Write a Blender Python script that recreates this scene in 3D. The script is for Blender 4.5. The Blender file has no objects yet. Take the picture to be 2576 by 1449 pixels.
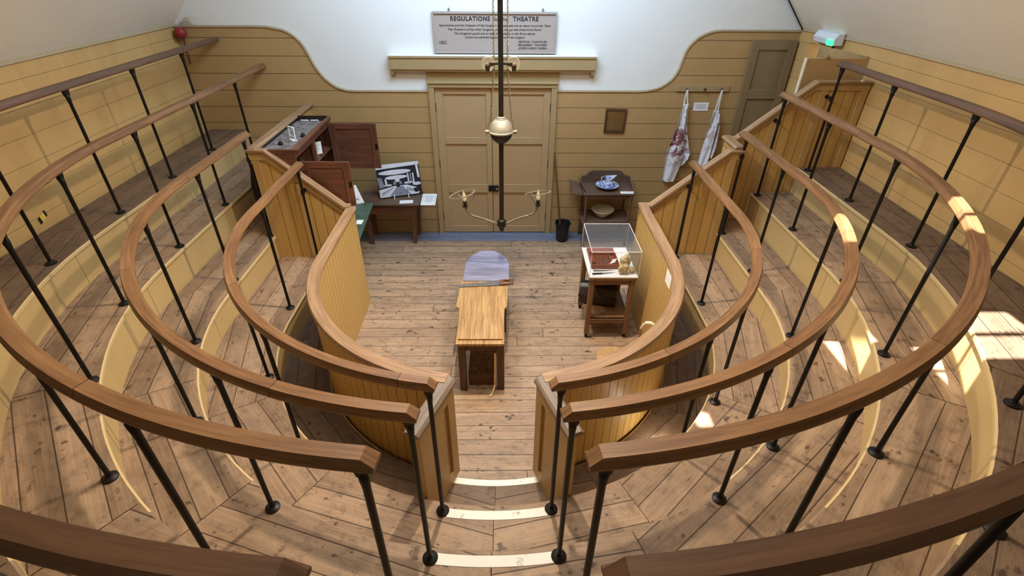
import bpy, bmesh, math, random
from mathutils import Vector, Matrix
random.seed(7)
sc = bpy.context.scene
COL = sc.collection
V = Vector
PI = math.pi
def rad(a): return math.radians(a)

# ------------------------------------------------------------------ camera, world, lights
sc.view_settings.view_transform = 'Standard'
sc.view_settings.look = 'None'
sc.view_settings.gamma = 1.0
sc.view_settings.use_curve_mapping = False
sc.view_settings.exposure = 0.28

cam_d = bpy.data.cameras.new('camera')
cam = bpy.data.objects.new('camera', cam_d); COL.objects.link(cam)
cam_d.sensor_fit = 'HORIZONTAL'; cam_d.sensor_width = 36.0
cam_d.lens = 1275.16 / 2576 * 36.0
cam_d.clip_start = 0.05; cam_d.clip_end = 60
cp, sp = math.cos(0.5881), math.sin(0.5881)
fw, rt, up = V((0, cp, -sp)), V((1, 0, 0)), V((0, sp, cp))
yw = Matrix.Rotation(-0.0157, 3, 'Z')
fw, rt, up = yw @ fw, yw @ rt, yw @ up
cr, sr = math.cos(0.008), math.sin(0.008)
rt, up = cr * rt + sr * up, -sr * rt + cr * up
M = Matrix((rt, up, -fw)).transposed().to_4x4()
M.translation = V((0.06884, -6.43389, 3.32789))
cam.matrix_world = M
sc.camera = cam

world = bpy.data.worlds.new('sky'); sc.world = world; world.use_nodes = True
wb = world.node_tree.nodes['Background']
wb.inputs[0].default_value = (0.62, 0.76, 1.0, 1); wb.inputs[1].default_value = 1.0

def light(name, kind, loc, target, energy, color, size=1.0, size_y=None, spot=None, blend=0.6, spread=None):
    d = bpy.data.lights.new(name, kind); d.energy = energy; d.color = color
    if kind == 'AREA':
        d.shape = 'RECTANGLE'; d.size = size; d.size_y = size_y or size
        if spread: d.spread = rad(spread)
    elif kind == 'SPOT':
        d.spot_size = rad(spot); d.spot_blend = blend; d.shadow_soft_size = size
    elif kind == 'POINT':
        d.shadow_soft_size = size
    elif kind == 'SUN':
        d.angle = rad(0.6)
    o = bpy.data.objects.new(name, d); COL.objects.link(o)
    o.location = loc
    o.rotation_euler = (V(target) - V(loc)).to_track_quat('-Z', 'Y').to_euler()
    return o
SUN_DIR = V((0.375, -0.05, -1.0))
light('sun', 'SUN', V((0, 0, 12)), V((0, 0, 12)) + SUN_DIR, 26.0, (1.0, 0.97, 0.92))
light('skylight_daylight', 'AREA', (0.0, -1.5, 4.5), (0.0, -0.1, 2.2), 165.0, (0.52, 0.74, 1.0), 2.4, 1.3)
light('ceiling_fill', 'AREA', (0.0, -3.9, 4.45), (0, -3.3, 0), 42.0, (1.0, 0.88, 0.72), 2.6, 1.2)  # added soft fill under the ceiling, not a lamp of the room
light('pit_spot', 'SPOT', (0.05, -2.95, 4.4), (0.0, -4.1, 0), 370.0, (1.0, 0.83, 0.62), 0.05, spot=104, blend=0.55)
light('left_spot', 'SPOT', (1.0, -3.0, 4.4), (-2.3, -3.3, 0.9), 265.0, (1.0, 0.85, 0.65), 0.06, spot=80, blend=0.8)
light('right_spot', 'SPOT', (-1.0, -3.0, 4.4), (2.3, -3.3, 0.9), 250.0, (1.0, 0.87, 0.69), 0.06, spot=80, blend=0.8)

# ------------------------------------------------------------------ mesh helpers
class MB:
    def __init__(s): s.f = []
    def face(s, pts, uvs=None, m=0):
        pts = [V(p) for p in pts]
        if uvs is None: uvs = [(p.x, p.y) for p in pts]
        s.f.append((pts, uvs, m))
    def hexa(s, c, m=0, uvm=None):
        # c: 8 corners, order (x0y0z0,x1y0z0,x1y1z0,x0y1z0, same at z1); u runs along the longest edge
        c = [V(p) for p in c]
        L = [(c[1]-c[0]).length, (c[3]-c[0]).length, (c[4]-c[0]).length]
        k = L.index(max(L))
        for idx, (a, b) in (((0,3,2,1),(1,0)), ((4,5,6,7),(0,1)), ((0,1,5,4),(0,2)), ((2,3,7,6),(0,2)), ((1,2,6,5),(1,2)), ((3,0,4,7),(1,2))):
            P = [c[i] for i in idx]
            e1 = (P[1]-P[0]).length; e2 = (P[3]-P[0]).length
            uv = [(0,0),(e1,0),(e1,e2),(0,e2)]
            d1 = {(0,3,2,1):1,(4,5,6,7):0,(0,1,5,4):0,(2,3,7,6):0,(1,2,6,5):1,(3,0,4,7):1}[idx]
            if d1 != k: uv = [(y, x) for x, y in uv]
            off = hash(idx) % 7 * 0.37
            s.face(P, [(x, y+off) for x, y in uv], m)
        return s
    def box(s, x0, x1, y0, y1, z0, z1, m=0):
        return s.hexa([(x0,y0,z0),(x1,y0,z0),(x1,y1,z0),(x0,y1,z0),(x0,y0,z1),(x1,y0,z1),(x1,y1,z1),(x0,y1,z1)], m)
    def bar(s, p0, p1, w, h, up=(0,0,1), m=0):
        p0, p1 = V(p0), V(p1); t = (p1-p0).normalized()
        a = t.cross(V(up))
        if a.length < 1e-4: a = t.cross(V((1,0,0)))
        a.normalize(); b = a.cross(t).normalized()
        a *= w/2; b *= h/2
        return s.hexa([p0-a-b, p1-a-b, p1+a-b, p0+a-b, p0-a+b, p1-a+b, p1+a+b, p0+a+b], m)
    def wall(s, p0, p1, t, z0, z1, m=0):
        p0, p1 = V((p0[0],p0[1],0)), V((p1[0],p1[1],0)); d = (p1-p0).normalized(); n = V((-d.y, d.x, 0))*t/2
        e = lambda p, z: V((p.x, p.y, z))
        return s.hexa([e(p0-n,z0),e(p1-n,z0),e(p1+n,z0),e(p0+n,z0),e(p0-n,z1),e(p1-n,z1),e(p1+n,z1),e(p0+n,z1)], m)
    def sweep(s, path, prof, lat=None, closed_path=False, caps=True, m=0, end_prof=None, uoff=0.0, start_prof=None):
        # prof: closed list of (side, up); path: points; lateral = horizontal normal
        P = [V(p) for p in path]; n = len(P); secs = []; us = [uoff]
        for i in range(1, n): us.append(us[-1] + (P[i]-P[i-1]).length)
        for i in range(n):
            t = (P[min(i+1,n-1)] - P[max(i-1,0)]).normalized()
            a = V(lat) if lat else t.cross(V((0,0,1)))
            if a.length < 1e-5: a = V((1,0,0))
            a.normalize()
            # mitre widening
            k = 1.0
            if 0 < i < n-1:
                d1 = (P[i]-P[i-1]).normalized(); c = max(0.4, abs(d1.dot(t))); k = 1/c
            b = a.cross(t).normalized()
            pr = prof
            if i == n-1 and end_prof: pr = end_prof
            if i == 0 and start_prof: pr = start_prof
            secs.append([P[i] + a*(q[0]*(k if not lat else 1)) + b*(q[1]*(k if lat else 1)) for q in pr])
        per = [0.0]; m_ = len(prof)
        for j in range(m_):
            q0, q1 = prof[j], prof[(j+1) % m_]
            per.append(per[-1] + math.hypot(q1[0]-q0[0], q1[1]-q0[1]))
        for i in range(n-1):
            for j in range(m_):
                k = (j+1) % m_
                s.face([secs[i][j], secs[i+1][j], secs[i+1][k], secs[i][k]],
                       [(us[i],per[j]),(us[i+1],per[j]),(us[i+1],per[j+1]),(us[i],per[j+1])], m)
        if caps:
            s.face(secs[0], [(q[0],q[1]) for q in prof], m); s.face(list(reversed(secs[-1])), [(q[0],q[1]) for q in reversed(prof)], m)
        return s
    def tube(s, path, r, n=8, caps=True, m=0):
        P = [V(p) for p in path]; N = len(P)
        rs = r if isinstance(r, (list, tuple)) else [r]*N
        t0 = (P[1]-P[0]).normalized()
        a = t0.cross(V((0,0,1)))
        if a.length < 1e-3: a = t0.cross(V((1,0,0)))
        a.normalize(); secs = []; us = [0.0]
        for i in range(N):
            t = (P[min(i+1,N-1)] - P[max(i-1,0)]).normalized()
            a = (a - t*a.dot(t)).normalized(); b = t.cross(a)
            secs.append([P[i] + (a*math.cos(2*PI*j/n) + b*math.sin(2*PI*j/n))*rs[i] for j in range(n)])
            if i: us.append(us[-1] + (P[i]-P[i-1]).length)
        for i in range(N-1):
            for j in range(n):
                k = (j+1) % n; rr = rs[i]*2*PI/n
                s.face([secs[i][j], secs[i][k], secs[i+1][k], secs[i+1][j]], [(us[i],j*rr),(us[i],(j+1)*rr),(us[i+1],(j+1)*rr),(us[i+1],j*rr)], m)
        if caps:
            s.face(list(reversed(secs[0])), None, m); s.face(secs[-1], None, m)
        return s
    def lathe(s, c, prof, n=24, axis=(0,0,1), m=0, caps=True):
        c = V(c); z = V(axis).normalized(); a = z.cross(V((0,1,0)))
        if a.length < 1e-3: a = V((1,0,0))
        a.normalize(); b = z.cross(a)
        secs = [[c + z*h + (a*math.cos(2*PI*j/n) + b*math.sin(2*PI*j/n))*r for j in range(n)] for r, h in prof]
        u = 0
        for i in range(len(prof)-1):
            du = math.hypot(prof[i+1][0]-prof[i][0], prof[i+1][1]-prof[i][1])
            for j in range(n):
                k = (j+1) % n; w = 0.1
                s.face([secs[i][j], secs[i][k], secs[i+1][k], secs[i+1][j]], [(u,j*w),(u,(j+1)*w),(u+du,(j+1)*w),(u+du,j*w)], m)
            u += du
        if caps:
            if prof[0][0] > 1e-4: s.face(list(reversed(secs[0])), None, m)
            if prof[-1][0] > 1e-4: s.face(secs[-1], None, m)
        return s
    def prism(s, poly, d, m=0, uaxis=None):
        # poly: coplanar 3D points; d: extrusion vector
        P = [V(p) for p in poly]; d = V(d); Q = [p + d for p in P]
        nrm = sum(((P[i]-P[0]).cross(P[i+1]-P[0]) for i in range(1, len(P)-1)), V())
        nrm.normalize()
        ua = V(uaxis).normalized() if uaxis else (V((1,0,0)) if abs(nrm.x) < 0.9 else V((0,1,0)))
        va = nrm.cross(ua)
        uv = [(p.dot(ua), p.dot(va)) for p in P]
        s.face(P, uv, m); s.face(list(reversed(Q)), list(reversed(uv)), m)
        for i in range(len(P)):
            k = (i+1) % len(P); L = (P[k]-P[i]).length
            s.face([P[i], Q[i], Q[k], P[k]], [(0,0),(0,d.length),(L,d.length),(L,0)], m)
        return s
    def grid(s, fn, nu, nv, m=0, su=1.0, sv=1.0):
        G = [[V(fn(i/nu, j/nv)) for j in range(nv+1)] for i in range(nu+1)]
        for i in range(nu):
            for j in range(nv):
                s.face([G[i][j], G[i+1][j], G[i+1][j+1], G[i][j+1]],
                       [(i/nu*su,j/nv*sv),((i+1)/nu*su,j/nv*sv),((i+1)/nu*su,(j+1)/nv*sv),(i/nu*su,(j+1)/nv*sv)], m)
        return s
    def build(s, name, mat, parent=None, bevel=0.0, loc=None, angle=38, solid=0.0, subd=0):
        off = V(loc) if loc is not None else (BASE[parent] if parent else V())
        vs, fs, uvs, mi = [], [], [], []
        key = {}
        for pts, uv, m in s.f:
            ids = []
            for p in pts:
                q = p if loc is not None else p - off
                k = (round(q.x, 5), round(q.y, 5), round(q.z, 5))
                if k not in key: key[k] = len(vs); vs.append(q[:])
                ids.append(key[k])
            out, ouv = [], []
            for i, w in zip(ids, uv):
                if i not in out: out.append(i); ouv.append(w)
            if len(out) < 3: continue
            fs.append(out); uvs.append(ouv); mi.append(m)
        me = bpy.data.meshes.new(name)
        me.from_pydata(vs, [], fs)
        ul = me.uv_layers.new(name='UVMap')
        for p, uv in zip(me.polygons, uvs):
            for li, w in zip(p.loop_indices, uv): ul.data[li].uv = w
        for p, m in zip(me.polygons, mi): p.material_index = m
        b = bmesh.new(); b.from_mesh(me)
        bmesh.ops.recalc_face_normals(b, faces=b.faces[:])
        b.to_mesh(me); b.free()
        for mm in (mat if isinstance(mat, (list, tuple)) else [mat]): me.materials.append(mm)
        me.shade_smooth(); me.set_sharp_from_angle(angle=rad(angle))
        o = bpy.data.objects.new(name, me); COL.objects.link(o)
        if parent:
            o.parent = parent; BASE[o] = BASE[parent].copy()
            if loc is not None:
                o.location = V(loc) - BASE[parent]; BASE[o] = V(loc)
        else:
            BASE[o] = V(loc) if loc is not None else V()
            if loc is not None: o.location = loc
        if solid:
            md = o.modifiers.new('solid', 'SOLIDIFY'); md.thickness = solid; md.offset = 0
        if subd:
            md = o.modifiers.new('sub', 'SUBSURF'); md.levels = subd; md.render_levels = subd
        if bevel:
            md = o.modifiers.new('bevel', 'BEVEL'); md.width = bevel; md.segments = 2; md.limit_method = 'ANGLE'; md.angle_limit = rad(40)
        return o
BASE = {}
def thing(name, label, cat, loc, group=None):
    o = bpy.data.objects.new(name, None); COL.objects.link(o); o.empty_display_size = 0.1
    o.location = loc; BASE[o] = V(loc); o['label'] = label; o['category'] = cat
    if group: o['group'] = group
    return o
def tag(o, label, cat, group=None):
    o['label'] = label; o['category'] = cat
    if group: o['group'] = group
    return o
def struct(o):
    o['kind'] = 'structure'; return o
def part_label(o, s): o['label'] = s; return o
def text(s, origin, ex, ey, width, height, mat, parent, name='lettering', shear=0.0, bold=0.0, align='CENTER', space=1.0):
    cu = bpy.data.curves.new('t', 'FONT'); cu.body = s; cu.size = 1.0; cu.shear = shear; cu.offset = bold; cu.space_character = space
    cu.align_x = 'LEFT'; cu.extrude = 0.0; cu.resolution_u = 3
    o = bpy.data.objects.new('t', cu); COL.objects.link(o)
    bpy.context.view_layer.update()
    me = bpy.data.meshes.new_from_object(o.evaluated_get(bpy.context.evaluated_depsgraph_get()))
    bpy.data.objects.remove(o)
    xs = [v.co.x for v in me.vertices]; ys = [v.co.y for v in me.vertices]
    x0, x1 = min(xs), max(xs); sx = width/(x1-x0); sy = height/0.7
    ex, ey = V(ex).normalized(), V(ey).normalized(); nz = ex.cross(ey)
    sh = {'CENTER': -0.5, 'LEFT': 0.0}[align]
    b = BASE[parent]
    for v in me.vertices:
        v.co = V(origin) + ex*((v.co.x-x0)*sx + sh*width) + ey*(v.co.y*sy) + nz*0.0015 - b
    me.name = name
    me.materials.clear(); me.materials.append(mat)
    o = bpy.data.objects.new(name, me); COL.objects.link(o); o.parent = parent; BASE[o] = b.copy()
    return o

# ------------------------------------------------------------------ materials
def srgb(r, g, b):
    f = lambda c: (c/255/12.92) if c/255 <= 0.04045 else ((c/255+0.055)/1.055)**2.4
    return (f(r), f(g), f(b), 1)
class NT:
    def __init__(s, name):
        s.mat = bpy.data.materials.new(name); s.mat.use_nodes = True
        s.t = s.mat.node_tree; s.b = s.t.nodes['Principled BSDF']
    def n(s, typ, **kw):
        nd = s.t.nodes.new(typ)
        for k, v in kw.items(): setattr(nd, k, v)
        return nd
    def link(s, a, b): s.t.links.new(a, b)
    def set(s, sock, v):
        if hasattr(v, 'is_linked') or isinstance(v, bpy.types.NodeSocket): s.link(v, sock)
        else: sock.default_value = v
    def math(s, op, a, b=0.0, c=0.0):
        nd = s.n('ShaderNodeMath', operation=op)
        for i, v in enumerate((a, b, c)): s.set(nd.inputs[i], v)
        return nd.outputs[0]
    def comb(s, x, y, z):
        nd = s.n('ShaderNodeCombineXYZ')
        for i, v in enumerate((x, y, z)): s.set(nd.inputs[i], v)
        return nd.outputs[0]
    def uv(s):
        nd = s.n('ShaderNodeUVMap', uv_map='UVMap'); sp_ = s.n('ShaderNodeSeparateXYZ'); s.link(nd.outputs[0], sp_.inputs[0])
        return sp_.outputs[0], sp_.outputs[1]
    def obj(s):
        nd = s.n('ShaderNodeTexCoord'); sp_ = s.n('ShaderNodeSeparateXYZ'); s.link(nd.outputs['Object'], sp_.inputs[0])
        return nd.outputs['Object'], sp_.outputs
    def noise(s, vec, scale=1.0, detail=4.0, rough=0.6, dist=0.0):
        nd = s.n('ShaderNodeTexNoise'); s.set(nd.inputs['Vector'], vec)
        nd.inputs['Scale'].default_value = scale; nd.inputs['Detail'].default_value = detail; nd.inputs['Roughness'].default_value = rough; nd.inputs['Distortion'].default_value = dist
        return nd.outputs[0]
    def white(s, vec):
        nd = s.n('ShaderNodeTexWhiteNoise', noise_dimensions='3D'); s.set(nd.inputs['Vector'], vec); return nd.outputs[0]
    def rng(s, v, a, b, c=0.0, d=1.0):
        nd = s.n('ShaderNodeMapRange'); s.set(nd.inputs[0], v)
        for i, x in enumerate((a, b, c, d)): nd.inputs[i+1].default_value = x
        return nd.outputs[0]
    def mix(s, f, a, b, blend='MIX'):
        nd = s.n('ShaderNodeMix', data_type='RGBA', blend_type=blend)
        s.set(nd.inputs[0], f); s.set(nd.inputs[6], a); s.set(nd.inputs[7], b)
        return nd.outputs[2]
    def bump(s, h, strength=0.3, dist=0.01):
        nd = s.n('ShaderNodeBump'); nd.inputs['Strength'].default_value = strength; nd.inputs['Distance'].default_value = dist
        s.link(h, nd.inputs['Height']); s.link(nd.outputs[0], s.b.inputs['Normal'])
    def out(s, col, rough=0.6, metal=0.0, spec=0.5):
        s.set(s.b.inputs['Base Color'], col); s.set(s.b.inputs['Roughness'], rough); s.b.inputs['Metallic'].default_value = metal
        s.b.inputs['Specular IOR Level'].default_value = spec
        return s.mat
def plain(name, col, rough=0.6, metal=0.0, var=0.08, scale=6.0, spec=0.4):
    t = NT(name); o, _ = t.obj(); n = t.noise(o, scale, 4)
    d = tuple(c*(1-var*2) for c in col[:3]) + (1,)
    l = tuple(min(1, c*(1+var)) for c in col[:3]) + (1,)
    return t.out(t.mix(t.rng(n, 0.3, 0.7), d, l), rough, metal, spec)
def planks(name, ca, cb, dark, width=0.13, length=2.4, gapw=0.004, knots=0.7, rough=0.55, dirt=None):
    t = NT(name); u, v = t.uv()
    vs = t.math('DIVIDE', v, width); vi = t.math('FLOOR', vs); fr = t.math('SUBTRACT', vs, vi)
    r1 = t.white(t.comb(vi, 3.7, 1.3))
    us = t.math('ADD', t.math('DIVIDE', u, length), t.math('MULTIPLY', r1, 7.0)); ui = t.math('FLOOR', us); fu = t.math('SUBTRACT', us, ui)
    r2 = t.white(t.comb(vi, ui, 5.1))
    ru = t.math('ADD', u, t.math('MULTIPLY', r2, 13.0))
    grain = t.noise(t.comb(t.math('MULTIPLY', ru, 2.2), t.math('MULTIPLY', v, 70.0), r2), 1.0, 5, 0.65, 0.3)
    tone = t.noise(t.comb(t.math('MULTIPLY', ru, 1.3), t.math('MULTIPLY', v, 6.0), r2), 1.6, 3, 0.6)
    kn = t.noise(t.comb(t.math('MULTIPLY', ru, 11.0), t.math('MULTIPLY', v, 13.0), r2), 1.0, 3, 0.6)
    mot = t.noise(t.comb(t.math('MULTIPLY', u, 9.0), t.math('MULTIPLY', v, 14.0), 2.0), 1.0, 6, 0.75)
    f = t.math('ADD', t.math('MULTIPLY', t.rng(tone, 0.3, 0.7), 0.4), t.math('ADD', t.math('MULTIPLY', t.rng(grain, 0.36, 0.64), 0.45), t.math('MULTIPLY', r2, 0.3)))
    col = t.mix(f, ca, cb)
    col = t.mix(t.math('MULTIPLY', t.rng(mot, 0.5, 0.72), 0.6), col, dark)
    col = t.mix(t.math('MULTIPLY', t.rng(kn, 0.62, 0.70), knots), col, dark)
    if dirt:
        o, ax = t.obj(); dn = t.noise(o, 1.1, 6, 0.7)
        col = t.mix(t.math('MULTIPLY', t.rng(dn, 0.5, 0.72), 0.7), col, dirt)
    e = t.math('MULTIPLY', t.math('MINIMUM', fr, t.math('SUBTRACT', 1.0, fr)), width)
    e2 = t.math('MULTIPLY', t.math('MINIMUM', fu, t.math('SUBTRACT', 1.0, fu)), length)
    gap = t.math('SUBTRACT', 1.0, t.rng(t.math('MINIMUM', e, e2), gapw*0.3, gapw))
    col = t.mix(t.math('MULTIPLY', gap, 0.85), col, srgb(32, 22, 16))
    t.bump(t.math('SUBTRACT', t.math('MULTIPLY', grain, 0.25), t.math('MULTIPLY', gap, 1.0)), 0.35, 0.004)
    return t.out(col, t.rng(grain, 0.2, 0.8, rough-0.1, rough+0.12), 0, 0.35)
def wood(name, ca, cb, rough=0.45, fine=55.0, joints=0.0, rings=0.35, coat=0.0, spec=0.4):
    t = NT(name); u, v = t.uv()
    seg = t.math('FLOOR', t.math('DIVIDE', u, joints)) if joints else 0.0
    r = t.white(t.comb(seg, 4.4, 2.0)) if joints else 0.3
    g = t.noise(t.comb(t.math('MULTIPLY', t.math('ADD', u, t.math('MULTIPLY', r, 9.0)), 3.0), t.math('MULTIPLY', v, fine), r), 1.0, 5, 0.65, 0.5)
    g2 = t.noise(t.comb(t.math('MULTIPLY', u, 1.2), t.math('MULTIPLY', v, fine*0.18), r), 1.0, 3, 0.6)
    f = t.math('ADD', t.math('MULTIPLY', t.rng(g, 0.36, 0.64), 0.6), t.math('ADD', t.math('MULTIPLY', t.rng(g2, 0.3, 0.7), rings), t.math('MULTIPLY', r, 0.15) if joints else 0.0))
    col = t.mix(f, ca, cb)
    if joints:
        fu = t.math('FRACT', t.math('DIVIDE', u, joints)); e = t.math('MULTIPLY', t.math('MINIMUM', fu, t.math('SUBTRACT', 1.0, fu)), joints)
        col = t.mix(t.math('SUBTRACT', 1.0, t.rng(e, 0.0008, 0.003)), col, srgb(40, 26, 18))
    t.bump(g, 0.15, 0.003)
    if coat:
        t.b.inputs['Coat Weight'].default_value = coat; t.b.inputs['Coat Roughness'].default_value = 0.12
    return t.out(col, rough, 0, spec)
def paint(name, col, rough=0.5, lines=None, pitch=0.0, off=0.0, lw=0.005, wear=0.25, stain=None, ls=0.8):
    # lines: None, 'z' (horizontal boards), 'u' (upright boards), 'uu' (double beads)
    t = NT(name); o, ax = t.obj()
    n1 = t.noise(o, 1.3, 5, 0.65); n2 = t.noise(o, 14.0, 4, 0.6)
    d = tuple(c*(1-wear) for c in col[:3]) + (1,); l = tuple(min(1, c*(1+wear*0.35)) for c in col[:3]) + (1,)
    c = t.mix(t.math('ADD', t.math('MULTIPLY', t.rng(n1, 0.3, 0.7), 0.65), t.math('MULTIPLY', n2, 0.35)), d, l)
    if stain:
        sx = t.noise(t.comb(t.math('MULTIPLY', ax[0], 2.5), t.math('MULTIPLY', ax[1], 2.5), t.math('MULTIPLY', ax[2], 0.5)), 1.0, 5, 0.7)
        c = t.mix(t.math('MULTIPLY', t.rng(sx, 0.52, 0.75), 0.6), c, stain)
    if lines:
        if lines == 'z': q = ax[2]
        else: q = t.uv()[0]
        fr = t.math('FRACT', t.math('DIVIDE', t.math('SUBTRACT', q, off), pitch))
        e = t.math('MULTIPLY', t.math('MINIMUM', fr, t.math('SUBTRACT', 1.0, fr)), pitch)
        g = t.math('SUBTRACT', 1.0, t.rng(e, lw*0.25, lw))
        c = t.mix(t.math('MULTIPLY', g, ls), c, tuple(x*0.16 for x in col[:3]) + (1,))
        t.bump(t.math('SUBTRACT', t.math('MULTIPLY', n2, 0.06), g), 0.5, 0.004)
    else:
        t.bump(n2, 0.06, 0.004)
    return t.out(c, rough, 0, 0.4)

OCHRE = srgb(190, 148, 82)
M_wall = paint('ochre_board_paint', srgb(182, 148, 98), 0.55, 'z', 0.190, 1.905, 0.006, 0.14)
M_side = paint('ochre_side_wall_paint', srgb(206, 168, 108), 0.55, 'z', 0.190, 1.905, 0.004, 0.16, stain=srgb(172, 136, 84), ls=0.45)
M_ochre = paint('ochre_paint', srgb(186, 154, 100), 0.5, None, wear=0.14)
M_nose = paint('pale_ochre_bead_paint', srgb(204, 178, 128), 0.5, None, wear=0.12)
M_riser = paint('ochre_riser_paint', srgb(194, 166, 114), 0.5, 'u', 1.37, 0.35, 0.004, 0.14)
M_bead = paint('ochre_bead_board', srgb(198, 160, 94), 0.45, 'u', 0.075, 0.0, 0.0045, 0.14)
M_board = paint('ochre_upright_boards', srgb(194, 156, 92), 0.45, 'u', 0.105, 0.02, 0.005, 0.14)
M_door = paint('drab_door_paint', srgb(180, 150, 110), 0.45, None, wear=0.08)
M_trim = paint('drab_ochre_trim_paint', srgb(172, 146, 104), 0.5, None, wear=0.08)
M_mould = paint('pale_moulding_paint', srgb(186, 168, 134), 0.6, None, wear=0.15)
M_blue = planks('grey_blue_floor_board', srgb(96, 102, 124), srgb(124, 130, 152), srgb(70, 72, 88), 0.30, 4.0, 0.003, 0.3, 0.5)
M_taupe = paint('taupe_door_paint', srgb(138, 117, 86), 0.5, None, wear=0.08)
M_tan = paint('tan_door_paint', srgb(186, 150, 100), 0.5, None, wear=0.2)
M_plaster = paint('white_plaster', srgb(232, 230, 224), 0.85, None, wear=0.05)
M_slope = paint('cream_plaster', srgb(240, 230, 210), 0.85, None, wear=0.07)
M_floor = planks('worn_floor_boards', srgb(122, 102, 86), srgb(180, 152, 124), srgb(56, 42, 36), 0.147, 4.6, 0.0045, 0.9, 0.5)
M_tread = planks('worn_tread_boards', srgb(122, 98, 78), srgb(174, 146, 118), srgb(60, 45, 36), 0.152, 60.0, 0.0045, 0.8, 0.55, dirt=srgb(96, 78, 64))
M_tread_dark = planks('dark_tread_boards', srgb(92, 74, 60), srgb(132, 108, 86), srgb(50, 38, 32), 0.152, 60.0, 0.0045, 0.8, 0.6, dirt=srgb(66, 52, 44))  # darker copy of the tread boards, used on tiers A and E
M_oak = wood('oak_rail', srgb(92, 62, 40), srgb(150, 112, 76), 0.42, 60, joints=1.43)
M_oak_shade = wood('shaded_oak_rail', srgb(76, 54, 40), srgb(116, 86, 64), 0.42, 60, joints=1.6)  # rail oak with the dimness of the outermost rails put into its colour
M_grey_cap = wood('grey_oak_cap', srgb(92, 80, 70), srgb(142, 124, 108), 0.45, 60)  # greyer cap oak for the gate posts
M_cap = wood('oak_cap', srgb(118, 88, 62), srgb(176, 142, 108), 0.5, 60)
M_iron = plain('black_iron', srgb(26, 24, 23), 0.45, 0.3, 0.15, 20)
def chipped():
    t = NT('chipped_white_edge_paint'); o, ax = t.obj(); n = t.noise(o, 16.0, 5, 0.7, 0.4); n2 = t.noise(o, 2.2, 2, 0.5)
    f = t.math('MULTIPLY', t.rng(n, 0.55, 0.58), t.rng(n2, 0.52, 0.6))
    return t.out(t.mix(t.math('MULTIPLY', f, 0.85), srgb(236, 232, 224), srgb(96, 78, 62)), 0.6, 0, 0.3)
M_white = chipped()
M_sign = paint('pinkish_sign_paint', srgb(172, 156, 146), 0.6, None, wear=0.04)
M_ink = plain('black_lettering', srgb(46, 40, 38), 0.7, 0, 0.02)
M_dusty = plain('dusty_brass', srgb(152, 146, 130), 0.5, 0.25, 0.12, 14)
M_brass = plain('aged_brass', srgb(140, 128, 106), 0.38, 0.6, 0.15, 12)
M_dark_iron = plain('bronzed_iron', srgb(52, 46, 36), 0.35, 0.6, 0.15, 14)
M_tabletop = wood('worn_pine_top', srgb(110, 78, 42), srgb(190, 152, 100), 0.45, 60, rings=0.45)
M_brown = wood('dark_brown_wood', srgb(60, 38, 24), srgb(100, 66, 42), 0.5, 40)
M_mahog = wood('reddish_brown_wood', srgb(78, 48, 34), srgb(122, 80, 60), 0.42, 30)
M_old = wood('old_brown_wood', srgb(78, 60, 48), srgb(118, 92, 74), 0.55, 35)
M_cart = wood('mid_brown_wood', srgb(82, 56, 36), srgb(128, 92, 62), 0.5, 40)
M_instr = wood('red_brown_case_wood', srgb(110, 48, 28), srgb(158, 80, 50), 0.4, 50)
M_paper = plain('white_paper', srgb(236, 236, 234), 0.8, 0, 0.02)
M_grey = plain('grey_print', srgb(120, 122, 130), 0.8, 0, 0.05)
M_steel = plain('dull_steel', srgb(170, 168, 164), 0.3, 0.85, 0.1, 20)
M_black = plain('black_cloth', srgb(20, 20, 22), 0.8, 0, 0.1, 12)
M_leather = plain('dark_leather', srgb(44, 30, 24), 0.45, 0, 0.2, 18)
M_bucket = plain('black_bucket_paint', srgb(34, 35, 38), 0.5, 0.2, 0.1, 15)
M_bone = plain('yellowed_bone', srgb(210, 184, 132), 0.6, 0, 0.2, 30)
M_green = plain('worn_green_paint', srgb(70, 92, 76), 0.5, 0, 0.2, 8)
M_red = plain('red_plastic', srgb(150, 42, 46), 0.45, 0, 0.08, 8)
M_head_sheen = wood('sheen_tinted_board', srgb(104, 104, 124), srgb(150, 150, 178), 0.25, 40, rings=0.5, coat=0.5)  # blue-grey tint paints the skylight reflection into the wood colour
M_creamware = plain('cream_glaze', srgb(222, 212, 186), 0.22, 0, 0.04, 8, 0.6)
M_dust = plain('brown_sawdust', srgb(124, 90, 66), 0.95, 0, 0.6, 75)
M_litho = plain('photo_black', srgb(36, 38, 48), 0.35, 0, 0.05)
M_photo_w = plain('photo_white', srgb(222, 224, 234), 0.35, 0, 0.05)
M_photo_g = plain('photo_grey', srgb(140, 144, 160), 0.35, 0, 0.15, 22)
M_yellow = plain('yellow_tape', srgb(228, 192, 78), 0.5, 0, 0.03)
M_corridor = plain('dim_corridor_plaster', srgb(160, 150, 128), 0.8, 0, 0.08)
def glass(name, tint=(1,1,1,1), rough=0.02, alpha=0.16):
    t = NT(name); b = t.b
    b.inputs['Base Color'].default_value = tint; b.inputs['Roughness'].default_value = rough; b.inputs['IOR'].default_value = 1.49
    b.inputs['Alpha'].default_value = alpha; b.inputs['Specular IOR Level'].default_value = 0.9
    return t.mat
M_acrylic = glass('clear_acrylic', srgb(120, 124, 130), 0.05, 0.12)
M_edge = glass('acrylic_edge', srgb(240, 238, 236), 0.2, 0.65)
M_bulb = glass('bulb_glass', srgb(250, 236, 208), 0.05, 0.45)
def emis(name, col, s):
    t = NT(name); t.b.inputs['Base Color'].default_value = col; t.b.inputs['Emission Color'].default_value = col; t.b.inputs['Emission Strength'].default_value = s
    return t.mat
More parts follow.
